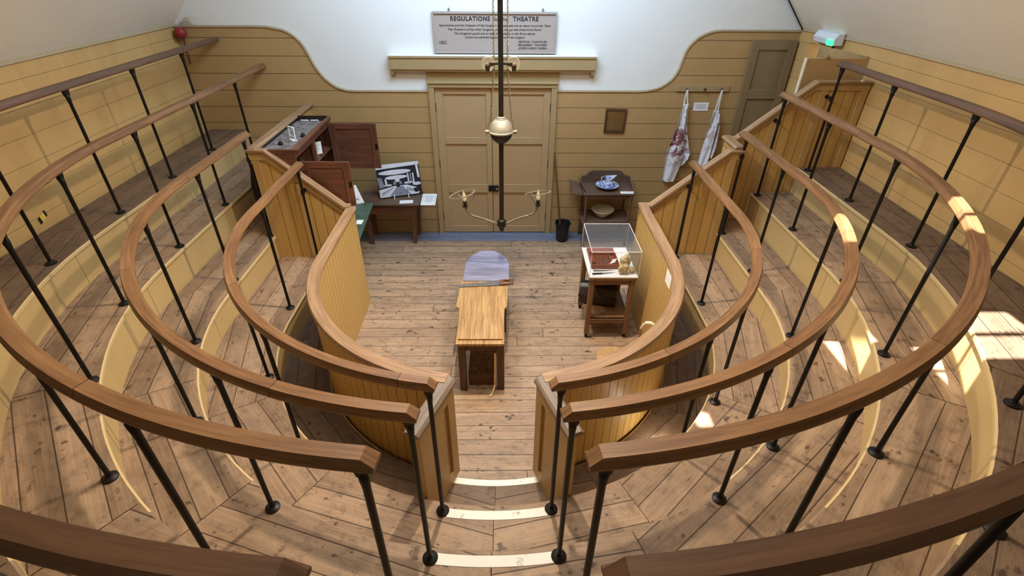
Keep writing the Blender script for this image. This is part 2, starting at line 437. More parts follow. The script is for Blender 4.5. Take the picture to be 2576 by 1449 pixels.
M_exit = emis('lit_green_panel', srgb(60, 220, 140), 1.6)
M_diffuser = plain('exit_lamp_housing', srgb(222, 228, 234), 0.3, 0, 0.02)
def blue_ware():
    t = NT('blue_and_white_china'); o, ax = t.obj(); n = t.noise(o, 26.0, 4, 0.6, 0.6)
    return t.out(t.mix(t.rng(n, 0.44, 0.6), srgb(206, 216, 236), srgb(92, 116, 172)), 0.18, 0, 0.6)
M_china = blue_ware()
def apron_mat(name, cx, cz, rx, rz, amount):
    t = NT(name); o, ax = t.obj()
    n = t.noise(o, 9.0, 5, 0.65, 0.8); n2 = t.noise(o, 28.0, 3, 0.6)
    dx = t.math('DIVIDE', t.math('SUBTRACT', ax[0], cx), rx); dz = t.math('DIVIDE', t.math('SUBTRACT', ax[2], cz), rz)
    r = t.math('SQRT', t.math('ADD', t.math('MULTIPLY', dx, dx), t.math('MULTIPLY', dz, dz)))
    m = t.math('MULTIPLY', t.rng(r, 0.5, 1.35, 1.0, 0.0), t.rng(n, 0.47 , 0.53))
    c = t.mix(t.math('MULTIPLY', m, amount), srgb(222, 220, 222), srgb(120, 34, 44))
    c = t.mix(t.math('MULTIPLY', t.rng(n2, 0.66, 0.70), 0.8), c, srgb(70, 52, 70))
    return t.out(c, 0.9, 0, 0.2)

# ------------------------------------------------------------------ geometry constants
YC = -2.78
zA, zB, zC, zD, zE = 0.31, 0.595, 0.852, 1.161, 1.442
RN = dict(A=1.50, B=1.845, C=2.315, D=2.728, E=3.15)         # nosing radii
RR = dict(B=(1.895, -2.815), C=(2.36, -2.755), D=(2.765, -2.795), E=(3.212, -2.805))
def hpath(side, R, yc, yback, xe, z, step=1.5):
    """one arm of the horseshoe, from the back end round to the gap"""
    P = []
    n = max(2, int((yback-yc)/0.25))
    for i in range(n): P.append(V((side*R, yback + (yc-yback)*i/n, z)))
    a_end = PI/2 - math.asin(xe/R); k = int(math.degrees(a_end)/step)
    for i in range(k+1):
        a = a_end*i/k; r_ = R + (0.02*math.sin(2*a) if 2 < R < 3 else 0)
        P.append(V((side*r_*math.cos(a), yc - r_*math.sin(a), z)))
    return P

# ------------------------------------------------------------------ room shell
# floor of the pit
b = MB()
b.face([(-3.8,-7.7,0),(4.6,-7.7,0),(4.6,0.2,0),(-3.8,0.2,0)], [(-3.8,-7.7),(4.6,-7.7),(4.6,0.2),(-3.8,0.2)])
struct(b.build('floor', M_floor))
# back wall: boards up to the curved moulding, plaster above
TL = [(-3.66,2.592),(-2.754,2.595),(-2.62,2.592),(-2.535,2.578),(-2.45,2.562),(-2.388,2.535),(-2.325,2.49),(-2.277,2.439),(-2.24,2.38),(-2.213,2.314),(-2.185,2.235),(-2.153,2.164),(-2.112,2.095),(-2.062,2.032),(-2.0,1.98),(-1.938,1.943),(-1.85,1.913),(-1.755,1.905),(-0.856,1.906)]
TR = [(0.698,1.913),(1.68,1.914),(1.77,1.918),(1.86,1.935),(1.936,1.959),(2.005,2.0),(2.064,2.05),(2.105,2.115),(2.134,2.184),(2.152,2.27),(2.17,2.356),(2.202,2.415),(2.242,2.462),(2.29,2.505),(2.341,2.532),(2.4,2.558),(2.469,2.574),(2.56,2.58),(3.47,2.58)]
b = MB()
poly = [(-3.66,0.0)] + TL + [(-0.80,1.906),(-0.80,0.0)]
b.prism([(x,0,z) for x, z in poly], (0,-0.022,0))
poly = [(0.66,0.0),(0.66,1.913)] + TR + [(3.47,0.0)]
b.prism([(x,0,z) for x, z in poly], (0,-0.022,0))
struct(b.build('wall_back', M_wall))
b = MB()
b.prism([(-3.7,0.005,1.85),(3.6,0.005,1.85),(3.6,0.005,5.0),(-3.7,0.005,5.0)], (0,0.1,0))
struct(b.build('wall_back_upper', M_plaster))
mould = [(-0.012,-0.009),(0.012,-0.009),(0.012,0.009),(-0.012,0.009)]
b = MB(); b.sweep([(x,-0.024,z) for x, z in TL[1:]], mould, lat=(0,1,0)); b.sweep([(x,-0.024,z) for x, z in TL[:2]], mould, lat=(0,1,0))
struct(b.build('trim_1', M_mould))
b = MB(); b.sweep([(x,-0.024,z) for x, z in TR], mould, lat=(0,1,0))
struct(b.build('trim_2', M_mould))
# left wall and slope
b = MB()
b.face([(-3.66,0,0),(-3.66,-7.6,0),(-3.66,-7.6,2.6),(-3.66,0,2.6)])
b.face([(-3.66,0,2.6),(-3.66,-7.6,2.6),(-3.74,-7.6,2.6),(-3.74,0,2.6)])
struct(b.build('wall_left', M_side))
b = MB(); b.bar((-3.652,0,2.605),(-3.652,-7.6,2.605),0.02,0.03)
struct(b.build('trim_3', M_mould))
b = MB()
b.face([(-3.66,0.05,2.61),(-3.66,-7.6,2.61),(-1.85,-7.6,4.6),(-1.85,0.05,4.6)])
struct(b.build('ceiling_left', M_slope))
# right wall with the doorway
XR0, XR1 = 3.455, 3.61
def xr(y): return XR0 + (XR1-XR0)*min(1.0, -y/1.31) if y > -1.31 else XR1
b = MB()
b.face([(xr(0),0,0),(xr(-0.2),-0.2,0),(xr(-0.2),-0.2,2.6),(xr(0),0,2.6)])
b.face([(xr(-0.2),-0.2,2.49),(xr(-1.17),-1.17,2.49),(xr(-1.17),-1.17,2.6),(xr(-0.2),-0.2,2.6)])
b.face([(xr(-1.17),-1.17,0),(XR1,-1.31,0),(XR1,-1.31,2.6),(xr(-1.17),-1.17,2.6)])
b.face([(XR1,-1.31,0),(XR1,-7.6,0),(XR1,-7.6,2.6),(XR1,-1.31,2.6)])
for y0, y1 in ((-0.2,-0.2),(-1.17,-1.17)):
    b.face([(xr(y0),y0,0),(xr(y0)+0.14,y0,0),(xr(y0)+0.14,y0,2.49),(xr(y0),y0,2.49)])
b.face([(xr(-0.2),-0.2,2.49),(xr(-1.17),-1.17,2.49),(xr(-1.17)+0.14,-1.17,2.49),(xr(-0.2)+0.14,-0.2,2.49)])
struct(b.build('wall_right', M_side))
b = MB()
b.face([(4.5,0.3,0),(4.5,-1.9,0),(4.5,-1.9,3.2),(4.5,0.3,3.2)]); b.face([(3.58,0.02,0),(4.5,0.02,0),(4.5,0.02,3.2),(3.58,0.02,3.2)])
b.face([(3.75,-1.6,0),(4.5,-1.6,0),(4.5,-1.6,3.2),(3.75,-1.6,3.2)]); b.face([(3.6,0.1,2.75),(4.5,0.1,2.75),(4.5,-1.7,2.75),(3.75,-1.7,2.75)])
struct(b.build('wall_corridor', M_corridor))
b = MB(); b.sweep([(xr(-0.02)-0.008,-0.02,2.605),(XR1-0.008,-1.31,2.605),(XR1-0.008,-7.6,2.605)], [(-0.01,-0.014),(0.01,-0.014),(0.01,0.014),(-0.01,0.014)])
struct(b.build('trim_4', M_mould))
b = MB(); b.box(-2.28,2.2,-0.275,-0.001,0.0,0.004); struct(b.build('trim_5', M_blue))
b = MB()
b.face([(xr(0),0.05,2.61),(XR1,-1.31,2.61),(2.62,-1.31,3.70),(2.46,0.05,3.70)]); b.face([(XR1,-1.31,2.61),(XR1,-7.6,2.61),(2.62,-7.6,3.70),(2.62,-1.31,3.70)])
b.face([(2.46,0.05,3.70),(2.62,-1.31,3.70),(2.62,-7.6,3.70),(2.2,-7.6,4.6),(2.2,0.05,4.6)])
struct(b.build('ceiling_right', M_slope))
# flat top of the roof with the open panes the sun comes through
holes = [(1.46,2.05,-3.93,-3.73),(1.46,2.05,-4.16,-3.97),(1.10,1.27,-3.66,-3.28),(-0.10,0.0,-3.86,-3.74)]
xs = sorted({-1.95, 2.3, *[h[0] for h in holes], *[h[1] for h in holes]}); ys = sorted({-7.6, 0.05, *[h[2] for h in holes], *[h[3] for h in holes]})
b = MB()
for i in range(len(xs)-1):
    for j in range(len(ys)-1):
        cx, cy = (xs[i]+xs[i+1])/2, (ys[j]+ys[j+1])/2
        if any(h[0] < cx < h[1] and h[2] < cy < h[3] for h in holes): continue
        b.face([(xs[i],ys[j],4.6),(xs[i+1],ys[j],4.6),(xs[i+1],ys[j+1],4.6),(xs[i],ys[j+1],4.6)])
struct(b.build('ceiling', M_plaster))
b = MB(); b.face([(-3.7,-7.6,0),(3.7,-7.6,0),(3.7,-7.6,4.8),(-3.7,-7.6,4.8)])
struct(b.build('wall_front', M_slope))

light('partition_uplight', 'POINT', (1.20,-3.99,0.40), (0,0,0), 2.2, (1.0,0.9,0.72), 0.03)
light('corridor_fill', 'POINT', (3.95,-0.5,2.45), (3.95,-0.5,0), 4.0, (1.0,0.86,0.66), 0.06)  # added fill light that brightens the unlit corridor

# ------------------------------------------------------------------ door, shelf and sign on the back wall
d1 = bpy.data.objects.new('door_1', None); COL.objects.link(d1); d1.location = (-0.07,0,0); BASE[d1] = V((-0.07,0,0)); struct(d1)
b = MB()
b.box(-0.852,-0.785,-0.065,0,0,2.005); b.box(0.627,0.695,-0.065,0,0,2.005); b.box(-0.852,0.695,-0.07,0,1.955,2.012)
b.box(-0.865,0.708,-0.085,0,2.0,2.022); b.box(-0.87,0.712,-0.02,0.004,2.01,2.15)
b.box(-0.80,0.66,0.0,0.01,0.0,2.0)
b.build('door_frame', M_trim, d1, 0.004)
def leaf(x0, x1, pxs):
    m = MB()
    m.box(x0,x1,-0.012,0,0.015,1.953)
    y0, y1 = -0.03, -0.012
    px0, px1 = pxs
    m.box(x0,px0,y0,y1,0.015,1.953); m.box(px1,x1,y0,y1,0.015,1.953)
    for z0, z1 in ((0.015,0.107),(0.602,0.721),(1.263,1.349),(1.872,1.953)): m.box(px0,px1,y0,y1,z0,z1)
    return m
lf = leaf(-0.783,-0.103,(-0.69,-0.166)).build('door_leaf', M_door, d1, 0.003)
rf = leaf(-0.095,0.625,(0.0,0.541)).build('door_leaf', M_door, d1, 0.003)
m = MB(); m.box(-0.155,-0.1,-0.05,-0.03,0.63,0.71); m.box(-0.098,-0.02,-0.055,-0.03,0.63,0.71)
m.build('lock_case', M_iron, d1, 0.004)
m = MB(); m.lathe((-0.045,-0.055,0.67), [(0.016,0.0),(0.018,0.01),(0.014,0.02),(0.0,0.022)], 16, axis=(0,-1,0))
m.build('keyhole_cover', M_steel, d1)
for z in (1.72, 1.0, 0.25):
    for x in (-0.784, 0.626):
        m = MB(); m.tube([(x,-0.034,z-0.05),(x,-0.034,z+0.05)], 0.007); m.build('hinge', M_iron, d1)

sh = thing('door_shelf', 'long ochre box shelf with a white top above the double door', 'shelf', (-0.075,0,2.135))
m = MB(); m.box(-1.275,1.125,-0.10,0,2.16,2.305); m.box(-1.265,1.115,-0.085,0,2.138,2.16); m.box(-1.28,1.13,-0.112,0,2.285,2.305)
m.build('shelf_box', M_trim, sh, 0.003)
m = MB(); m.box(-1.285,1.135,-0.114,0,2.306,2.316); part_label(m.build('shelf_top', M_plaster, sh, 0.002), 'white painted top')
for x in (-1.255, 1.10):
    m = MB(); m.prism([(x-0.02,-0.085,2.14),(x-0.02,0,2.14),(x-0.02,0,2.06),(x-0.02,-0.07,2.10)], (0.04,0,0)); m.build('bracket', M_trim, sh, 0.002)

sg = thing('regulations_sign', 'wide painted board of theatre regulations hung above the door shelf', 'sign', (-0.05,0,2.32))
SX0, SX1, SZ0, SZ1 = -0.752, 0.653, 2.327, 2.755
m = MB(); m.box(SX0,SX1,-0.022,-0.006,SZ0,SZ1); m.build('board', M_sign, sg)
m = MB()
m.box(SX0,SX1,-0.04,-0.006,SZ1-0.022,SZ1); m.box(SX0,SX1,-0.04,-0.006,SZ0,SZ0+0.022); m.box(SX0,SX0+0.02,-0.04,-0.006,SZ0+0.022,SZ1-0.022); m.box(SX1-0.02,SX1,-0.04,-0.006,SZ0+0.022,SZ1-0.022)
m.build('frame', M_sign, sg, 0.005)
for x in (-0.56, 0.49):
    m = MB(); m.tube([(x,-0.012,2.75),(x,-0.016,2.775),(x,-0.016,2.79)], [0.012,0.012,0.006]); m.build('hanging_hook', M_grey, sg)
EX, EZ = (1,0,0), (0,0,1)
text('REGULATIONS', (-0.325,-0.0225,2.663), EX, EZ, 0.445, 0.044, M_ink, sg, bold=0.035, space=1.15)
text('for the', (0.02,-0.0225,2.663), EX, EZ, 0.16, 0.036, M_ink, sg, bold=0.01)
text('THEATRE', (0.30,-0.0225,2.663), EX, EZ, 0.29, 0.044, M_ink, sg, bold=0.035, space=1.15)
for s_, z, w in (('Apprentices and the Dressers of the Surgeon who operates are to stand round the Table', 2.607, 1.265),
                 ('The Dressers of the other Surgeons are to occupy the three front Rows', 2.566, 1.06),
                 ('The Surgeons pupils are to take their places in the Rows above', 2.525, 0.92),
                 ('Visitors are admitted by permission of the Surgeon', 2.486, 0.68)):
    text(s_, (-0.05,-0.0225,z), EX, EZ, w, 0.021, M_ink, sg, shear=0.3, bold=0.016)
text('1822', (-0.645,-0.0225,2.425), EX, EZ, 0.085, 0.032, M_ink, sg, bold=0.01)
for s_, z in (('GEORGE  CHANDLER', 2.442), ('BENJAMIN  TRAVERS', 2.408), ('JOSEPH HENRY GREEN', 2.374)):
    text(s_, (0.385,-0.0225,z), EX, EZ, 0.33, 0.02, M_ink, sg, bold=0.02)

# ------------------------------------------------------------------ standing tiers
def seam(P, cuts):
    for c in cuts:      # a hair-line joint where the boards of two runs are mitred
        P = [q for q in P if not (q[0] == 'A' and abs(q[1]-c) < 0.8)]
        i = next(k for k, q in enumerate(P) if q[0] == 'A' and q[1] > c)
        P[i:i] = [('A', c-0.045), ('A', c+0.045)]
    return P
def arcpts(R, yl, yr, step=2.5, cuts=()):
    YC = TYC[0]
    """outline of a horseshoe of radius R: list of (x, y, s) with s the segment key"""
    P = []
    nL = max(1, int((yl-YC)/0.3)); nR = max(1, int((yr-YC)/0.3))
    for i in range(nL): P.append(('L', yl + (YC-yl)*i/nL))
    n = int(180/step)
    for i in range(n+1): P.append(('A', -90 + 180*i/n))
    P = seam(P, cuts)
    for i in range(1, nR+1): P.append(('R', YC + (yr-YC)*i/nR))
    return P
TYC = [YC]
def pos(q, R, z, clampx=None):
    k, v = q; YC = TYC[0]
    if k == 'L': x, y = -R, v
    elif k == 'R': x, y = R, v
    else:
        r_ = R + (0.02*abs(math.sin(2*rad(v))) if 2 < R < 3 else 0)
        x, y = r_*math.sin(rad(v)), YC - r_*math.cos(rad(v))
    if clampx and abs(x) > clampx: x = math.copysign(clampx, x)
    return V((x, y, z))
def make_tier(key, z, zprev, R0, R1, yl, yr, label, mitres, strip=None, clampx=None, R1arc=None, riser=True):
    YC = TYC[0] = dict(A=-2.78, B=-2.815, C=-2.755, D=-2.795, E=-2.805)[key]
    t = thing('standing_tier', label, 'tier', (0, YC-R0, zprev), 'horseshoe standing tiers')
    P = arcpts(R0, yl, yr, cuts=mitres)
    cuts = [-90] + mitres + [90]
    def seguv(q, p, mid):
        if mid is None:    # straight arms: boards run front to back
            return (p.y, abs(p.x)-R0)
        d = V((math.sin(rad(mid)), -math.cos(rad(mid)))); w = p.xy - V((0,YC))
        return (w.x*d.y*-1 + w.y*d.x + mid*0.37, w.dot(d) - R0*math.cos(rad(min(18, 14))) + 0.0)
    m = MB()
    for i in range(len(P)-1):
        q0, q1 = P[i], P[i+1]
        mid = None
        if q0[0] == 'A' and q1[0] == 'A':
            a = (q0[1]+q1[1])/2
            for c0, c1 in zip(cuts, cuts[1:]):
                if c0 <= a <= c1: mid = (c0+c1)/2
        Ra = (R1arc or R1) if mid is not None else R1
        n0, n1 = pos(q0,R0,z), pos(q1,R0,z); f0, f1 = pos(q0,Ra,z,clampx), pos(q1,Ra,z,clampx)
        if mid is not None and any(abs(a-c) < 0.04 for c in mitres): continue
        qs = [n0,n1,f1,f0]
        m.face(qs, [seguv(None,p,mid) for p in qs])
        dn = V((0,0,-0.028))
        m.face([n0+dn,n1+dn,n1,n0], [seguv(None,p,mid) for p in (n0,n1,n1,n0)])
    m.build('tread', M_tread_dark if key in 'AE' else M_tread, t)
    if riser:
        m = MB(); u = 0
        for i in range(len(P)-1):
            p0, p1 = pos(P[i],R0+0.012,zprev), pos(P[i+1],R0+0.012,zprev); L = (p1-p0).length; h = z-0.02-zprev
            q0, q1 = p0+V((0,0,h)), p1+V((0,0,h))
            m.face([p0,p1,q1,q0], [(u,0),(u+L,0),(u+L,h),(u,h)]); u += L
        m.build('riser', M_riser, t)
    pr = [(0.0,-0.012),(0.009,-0.008),(0.011,0.0),(0.008,0.009),(0.0,0.0125),(-0.010,0.008),(-0.010,-0.012)]
    f = lambda q: pos(q, R0, z-0.0125)
    pl = [q for q in P if q[0] == 'L' or (q[0] == 'A' and q[1] <= -33)]; pc = [q for q in P if q[0] == 'A' and -33.1 <= q[1] <= 33.1]; pr2 = [q for q in P if q[0] == 'R' or (q[0] == 'A' and q[1] >= 33)]
    pc = [pl[-1]] + pc + [pr2[0]]
    for pts_, mm in ((pl, M_nose), (pc, M_tread), (pr2, M_nose)):
        m = MB(); m.sweep([f(q) for q in pts_], pr); m.build('nosing', mm, t)
    if strip:
        x0, x1, r0, r1 = strip; m = MB(); n = 10
        f = lambda x, R: V((x*R/R0, YC - math.sqrt(R*R-(x*R/R0)**2), z+0.002))
        for i in range(n):
            xa, xb = x0+(x1-x0)*i/n, x0+(x1-x0)*(i+1)/n
            m.face([f(xa,R0+r0), f(xb,R0+r0), f(xb,R0+r1), f(xa,R0+r1)])
        part_label(m.build('edge_strip', M_white, t), 'white painted step edge strip')
    return t
make_tier('A', zA, 0.0, RN['A'], RN['B']+0.05, -1.72, -1.68, 'lowest standing tier, right behind the curved beadboard partition', [-62,-36,0,24,58], (-0.29,0.305,-0.002,0.045))
make_tier('B', zB, zA, RN['B'], RN['C']+0.012, -1.72, -1.68, 'second standing tier from the pit, edged by the innermost handrails', [-60,-33,0,24.7,60], (-0.262,0.30,0.030,0.085))
make_tier('C', zC, zB, RN['C'], RN['D']+0.05, -0.025, -1.31, 'third standing tier from the pit, edged by the second handrails', [-62,-35.3,0,18,57], (-0.265,0.295,0.022,0.078))
make_tier('D', zD, zC, RN['D'], RN['E']+0.03, -0.025, -1.31, 'fourth standing tier from the pit, edged by the third handrails', [-61,-36.8,0,27,59])
make_tier('E', zE, zD, RN['E'], 3.60, -0.025, -1.31, 'top standing tier against the side walls, edged by the outermost handrails', [-60,-34,0,30,60], clampx=3.605, R1arc=4.75)

# ------------------------------------------------------------------ curved partitions with bead boards
capprof = [(-0.046,0.0),(0.046,0.0),(0.05,0.012),(0.04,0.034),(-0.04,0.034),(-0.05,0.012)]
def partition(side, yback, xe, label):
    t = thing('curved_partition', label, 'partition', (side*1.48, YC, 0), 'two halves of the pit partition')
    P = hpath(side, 1.482, -2.73, yback, xe, 0.0, 2.5)
    prof = [(-0.024,0.0),(0.024,0.0),(0.024,1.14),(-0.024,1.14)]
    m = MB(); m.sweep(P, prof); m.build('beadboard_panel', M_bead, t, angle=30)
    Pc = [p + V((0,0,1.14)) for p in P]
    e = [(-0.046,0.0),(0.046,0.0),(0.046,0.006),(0.03,0.012),(-0.03,0.012),(-0.046,0.006)]
    d = (Pc[-1]-Pc[-2]).normalized()
    m = MB(); m.sweep(Pc + [Pc[-1] + d*0.018], capprof, end_prof=e); m.build('cap', M_cap, t)
    # gate post panel closing the end of the lowest tier
    p0, p1 = V((side*(xe-0.005), P[-1].y-0.0, 0)), V((side*(xe+0.145), -4.585, 0))
    m = MB(); m.wall(p0, p1, 0.045, zA-0.02, 1.135)
    dd = (p1-p0).normalized(); n = V((-dd.y, dd.x, 0)); n = n if n.x*side < 0 else -n      # towards the gap
    L = (p1-p0).length; o_ = n*0.03
    fr = MB()
    for a, bb, z0, z1 in ((0,0.085,zA,1.135),(0.145,L,zA,1.135),(0.085,0.145,1.05,1.135),(0.085,0.145,zA,zA+0.10)):
        fr.wall(p0+dd*a+o_, p0+dd*bb+o_, 0.02, z0, z1)
    m.build('gate_post_panel', M_ochre, t); fr.build('gate_post_frame', M_ochre, t, 0.003)
    m = MB(); q0 = p0 - dd*0.02 + V((0,0,1.136)); q1 = p1 + dd*0.02 + V((0,0,1.136))
    m.sweep([q0, q1], [(-0.05,0),(0.05,0),(0.05,0.014),(0.032,0.034),(-0.032,0.034),(-0.05,0.014)]); m.build('gate_post_cap', M_grey_cap, t, 0.003)
    return t
pl_ = partition(-1, -1.72, 0.29, 'left half of the curved yellow beadboard partition round the pit')
pr_ = partition(1, -1.66, 0.30, 'right half of the curved yellow beadboard partition round the pit')

# ------------------------------------------------------------------ stepped end panels
def end_panel(side, y, poly, capline, label, ph=0.0, stiles=(), wing=None, bottoms=()):
    t = thing('stepped_end_panel', label, 'partition', (poly[0][0], y, poly[0][1]), 'stepped end panels of the tiers')
    m = MB(); m.prism([(x,y,z) for x, z in poly], (0,0.03,0), uaxis=(1,0,0)); m.build('board_panel', M_board, t)
    fr = MB()
    for (xa, za), (xb, zb) in zip(capline, capline[1:]):
        fr.prism([(xa,y,za-0.005),(xb,y,zb-0.005),(xb,y,zb-0.085),(xa,y,za-0.085)], (0,-0.014,0))
    for x, z0, z1 in stiles: fr.prism([(x-0.035,y,z0),(x+0.035,y,z0),(x+0.035,y,z1),(x-0.035,y,z1)], (0,-0.0125,0))
    fr.build('frame', M_ochre, t, 0.003)
    m = MB(); m.sweep([(x,y+0.012,z) for x, z in capline], [(-0.045,-0.004),(0.045,-0.004),(0.045,0.022),(-0.045,0.022)], lat=(0,1,0))
    m.build('cap', M_cap, t, 0.004)
    if wing:
        x, y0, y1, z0, z1 = wing
        m = MB(); m.box(x-0.012,x+0.012,y0,y1,z0,z1); m.build('side_panel', M_board, t)
        m = MB(); m.sweep([(x,y0-0.03,z1),(x,y1,z1)], [(-0.05,0),(0.05,0),(0.05,0.012),(0.035,0.03),(-0.035,0.03),(-0.05,0.012)]); m.build('side_cap', M_cap, t, 0.003)
    return t
end_panel(-1, -1.735, [(-1.50,zA),(-1.845,zA),(-1.845,zB),(-2.335,zB),(-2.335,1.735),(-2.2,1.735),(-1.55,1.165),(-1.50,1.165)],
          [(-1.49,1.168),(-1.555,1.168),(-2.205,1.738),(-2.36,1.738)], 'left stepped end panel of yellow boards rising beside the wall cupboard',
          stiles=((-1.94,zB,1.42),(-2.3,zB,1.66)), wing=(-2.325,-1.70,-0.02,0.0,1.735))
end_panel(1, -1.665, [(1.45,zA),(1.845,zA),(1.845,zB),(2.32,zB),(2.32,1.735),(2.23,1.735),(1.55,1.165),(1.45,1.165)],
          [(1.44,1.168),(1.555,1.168),(2.235,1.738),(2.37,1.738)], 'front stepped end panel of yellow boards on the right, below the two aprons',
          stiles=((1.87,zB,1.38),(2.28,zB,1.66)), wing=(2.325,-1.64,-1.30,zC-0.25,1.745))
end_panel(1, -1.31, [(2.33,zC),(2.728,zC),(2.728,zD),(3.15,zD),(3.15,zE),(3.60,zE),(3.60,2.295),(3.07,2.295),(2.42,1.745),(2.33,1.745)],
          [(2.35,1.748),(2.425,1.748),(3.075,2.298),(3.60,2.298)], 'rear stepped end panel of yellow boards on the right, in front of the tan door',
          stiles=((2.76,zD,2.0),(3.17,zE,2.25),(3.56,zE,2.25)))

# ------------------------------------------------------------------ handrails: oak rail on iron posts
pm = MB()
pm.lathe((0,0,0), [(0.0125,0.014),(0.0125,0.90),(0.0165,0.935),(0.0165,0.955),(0.011,0.965),(0.011,0.985)], 10)
pm.hexa([(-0.017,-0.010,0.95),(0.017,-0.010,0.95),(0.017,0.010,0.95),(-0.017,0.010,0.95),(-0.026,-0.014,1.001),(0.026,-0.014,1.001),(0.026,0.014,1.001),(-0.026,0.014,1.001)])
fm = MB(); fm.lathe((0,0,0), [(0.038,0.0),(0.038,0.008),(0.03,0.013),(0.018,0.018),(0.015,0.024)], 16)
proto_post = None
RW, RH = 0.0345, 0.047
railprof = [(-0.030,0.0),(0.030,0.0),(RW,0.006),(RW,0.014),(0.024,RH),(-0.024,RH),(-RW,0.014),(-RW,0.006)]
railend = [(-0.030,0.0),(0.030,0.0),(RW*0.95,0.005),(RW*0.95,0.010),(0.024,0.015),(-0.024,0.015),(-RW*0.95,0.010),(-RW*0.95,0.005)]
def handrail(side, row, z, yback, xe, posts, label, group, free_back=True, brackets=()):
    global proto_post
    R, yc = RR[row]
    P = hpath(side, R, yc, yback, xe, z+1.0)
    t = thing('handrail', label, 'handrail', (side*R, yc, z), 'curved oak handrails of the standing tiers')
    d = (P[-1]-P[-2]).normalized(); d0 = (P[0]-P[1]).normalized()
    path = P + [P[-1] + d*0.034]
    sp_ = None
    if free_back: path = [P[0] + d0*0.03] + path; sp_ = railend
    m = MB(); m.sweep(path, railprof, end_prof=railend, start_prof=sp_, uoff=random.random()*2); m.build('rail', M_oak_shade if row == 'E' else M_oak, t)
    for x, y in posts:
        if y > yc: p = V((side*R, y, z)); ang = PI/2
        else:
            w = V((x, y-yc)); w.normalize(); r_ = R + (0.02*abs(2*w.x*w.y) if 2 < R < 3 else 0); p = V((w.x*r_, yc+w.y*r_, z)); ang = math.atan2(w.y, w.x) + PI/2
        if proto_post is None:
            po = pm.build('post', M_iron, t, loc=p); fl = fm.build('base_flange', M_iron, po, loc=p); proto_post = (po, fl)
        else:
            po = proto_post[0].copy(); COL.objects.link(po); po.parent = t; po.location = p - BASE[t]; BASE[po] = p
            fl = proto_post[1].copy(); COL.objects.link(fl); fl.parent = po; fl.location = (0,0,0); BASE[fl] = p
        po.rotation_euler = (0,0,ang)
    for (x0, y0, z0), (x1, y1, z1) in brackets:
        m = MB(); m.tube([(x0,y0,z0),(x1,y1,z1)], 0.009); m.lathe((x1,y1,z1), [(0.02,0),(0.02,0.006),(0.0,0.008)], 12, axis=V((x0,y0,z0))-V((x1,y1,z1))); m.tube([(x0,y0,z0-0.02),(x0,y0,z0+0.02)], 0.018)
        m.build('wall_bracket', M_iron, t)
    return t
handrail(-1,'B',zB,-1.74,0.295,[(-1.9,-1.81),(-1.9,-2.66),(-1.75,-3.57),(-1.258,-4.188),(-0.3,-4.7)], 'innermost oak handrail left of the gap, nearest the left partition', None, brackets=(((-1.895,-1.81,1.36),(-1.895,-1.75,1.36)),))
handrail(-1,'C',zC,-1.66,0.295,[(-2.4,-1.74),(-2.34,-2.59),(-2.27,-3.45),(-1.85,-4.22),(-1.17,-4.83),(-0.3,-5.11)], 'second oak handrail left of the gap, counting out from the pit', None, brackets=(((-2.36,-1.74,1.66),(-2.335,-1.72,1.66)),))
handrail(-1,'D',zD,-0.03,0.312,[(-2.8,-0.8),(-2.79,-1.66),(-2.77,-2.53),(-2.72,-3.39),(-2.4,-4.18),(-1.87,-4.86),(-1.10,-5.39),(-0.33,-5.585)], 'third oak handrail left of the gap, its far end meeting the back wall', None, False)
handrail(-1,'E',zE,-0.05,0.30,[(-3.2,-0.81),(-3.2,-1.63),(-3.2,-2.44),(-3.18,-3.286),(-2.88,-4.2),(-2.3,-5.05),(-1.45,-5.68),(-0.37,-5.99)], 'outermost oak handrail on the left, beside the left wall', None, False)
handrail(1,'B',zB,-1.68,0.315,[(1.9,-1.75),(1.9,-2.6),(1.6,-3.84),(1.21,-4.3),(0.34,-4.7)], 'innermost oak handrail right of the gap, nearest the right partition', None, brackets=(((1.895,-1.75,1.38),(1.895,-1.69,1.38)),))
handrail(1,'C',zC,-1.58,0.315,[(2.34,-1.68),(2.35,-2.45),(2.26,-3.39),(1.66,-4.43),(1.23,-4.79),(0.33,-5.1)], 'second oak handrail right of the gap, counting out from the pit', None, brackets=(((2.36,-1.68,1.68),(2.33,-1.67,1.68)),))
handrail(1,'D',zD,-1.35,0.325,[(2.75,-1.40),(2.76,-2.2),(2.76,-3.1),(2.54,-3.97),(2.0,-4.74),(1.21,-5.315),(0.345,-5.55)], 'third oak handrail right of the gap, with a sunlit patch on its bend', None, brackets=(((2.765,-1.40,1.93),(2.765,-1.33,1.93)),))
handrail(1,'E',zE,-1.37,0.27,[(3.2,-1.41),(3.2,-2.17),(3.2,-3.03),(3.08,-3.85),(2.624,-4.667),(1.975,-5.309),(1.2,-5.8),(0.34,-5.99)], 'outermost oak handrail on the right, beside the right wall', None, brackets=(((3.2,-1.41,2.16),(3.2,-1.33,2.16)),))

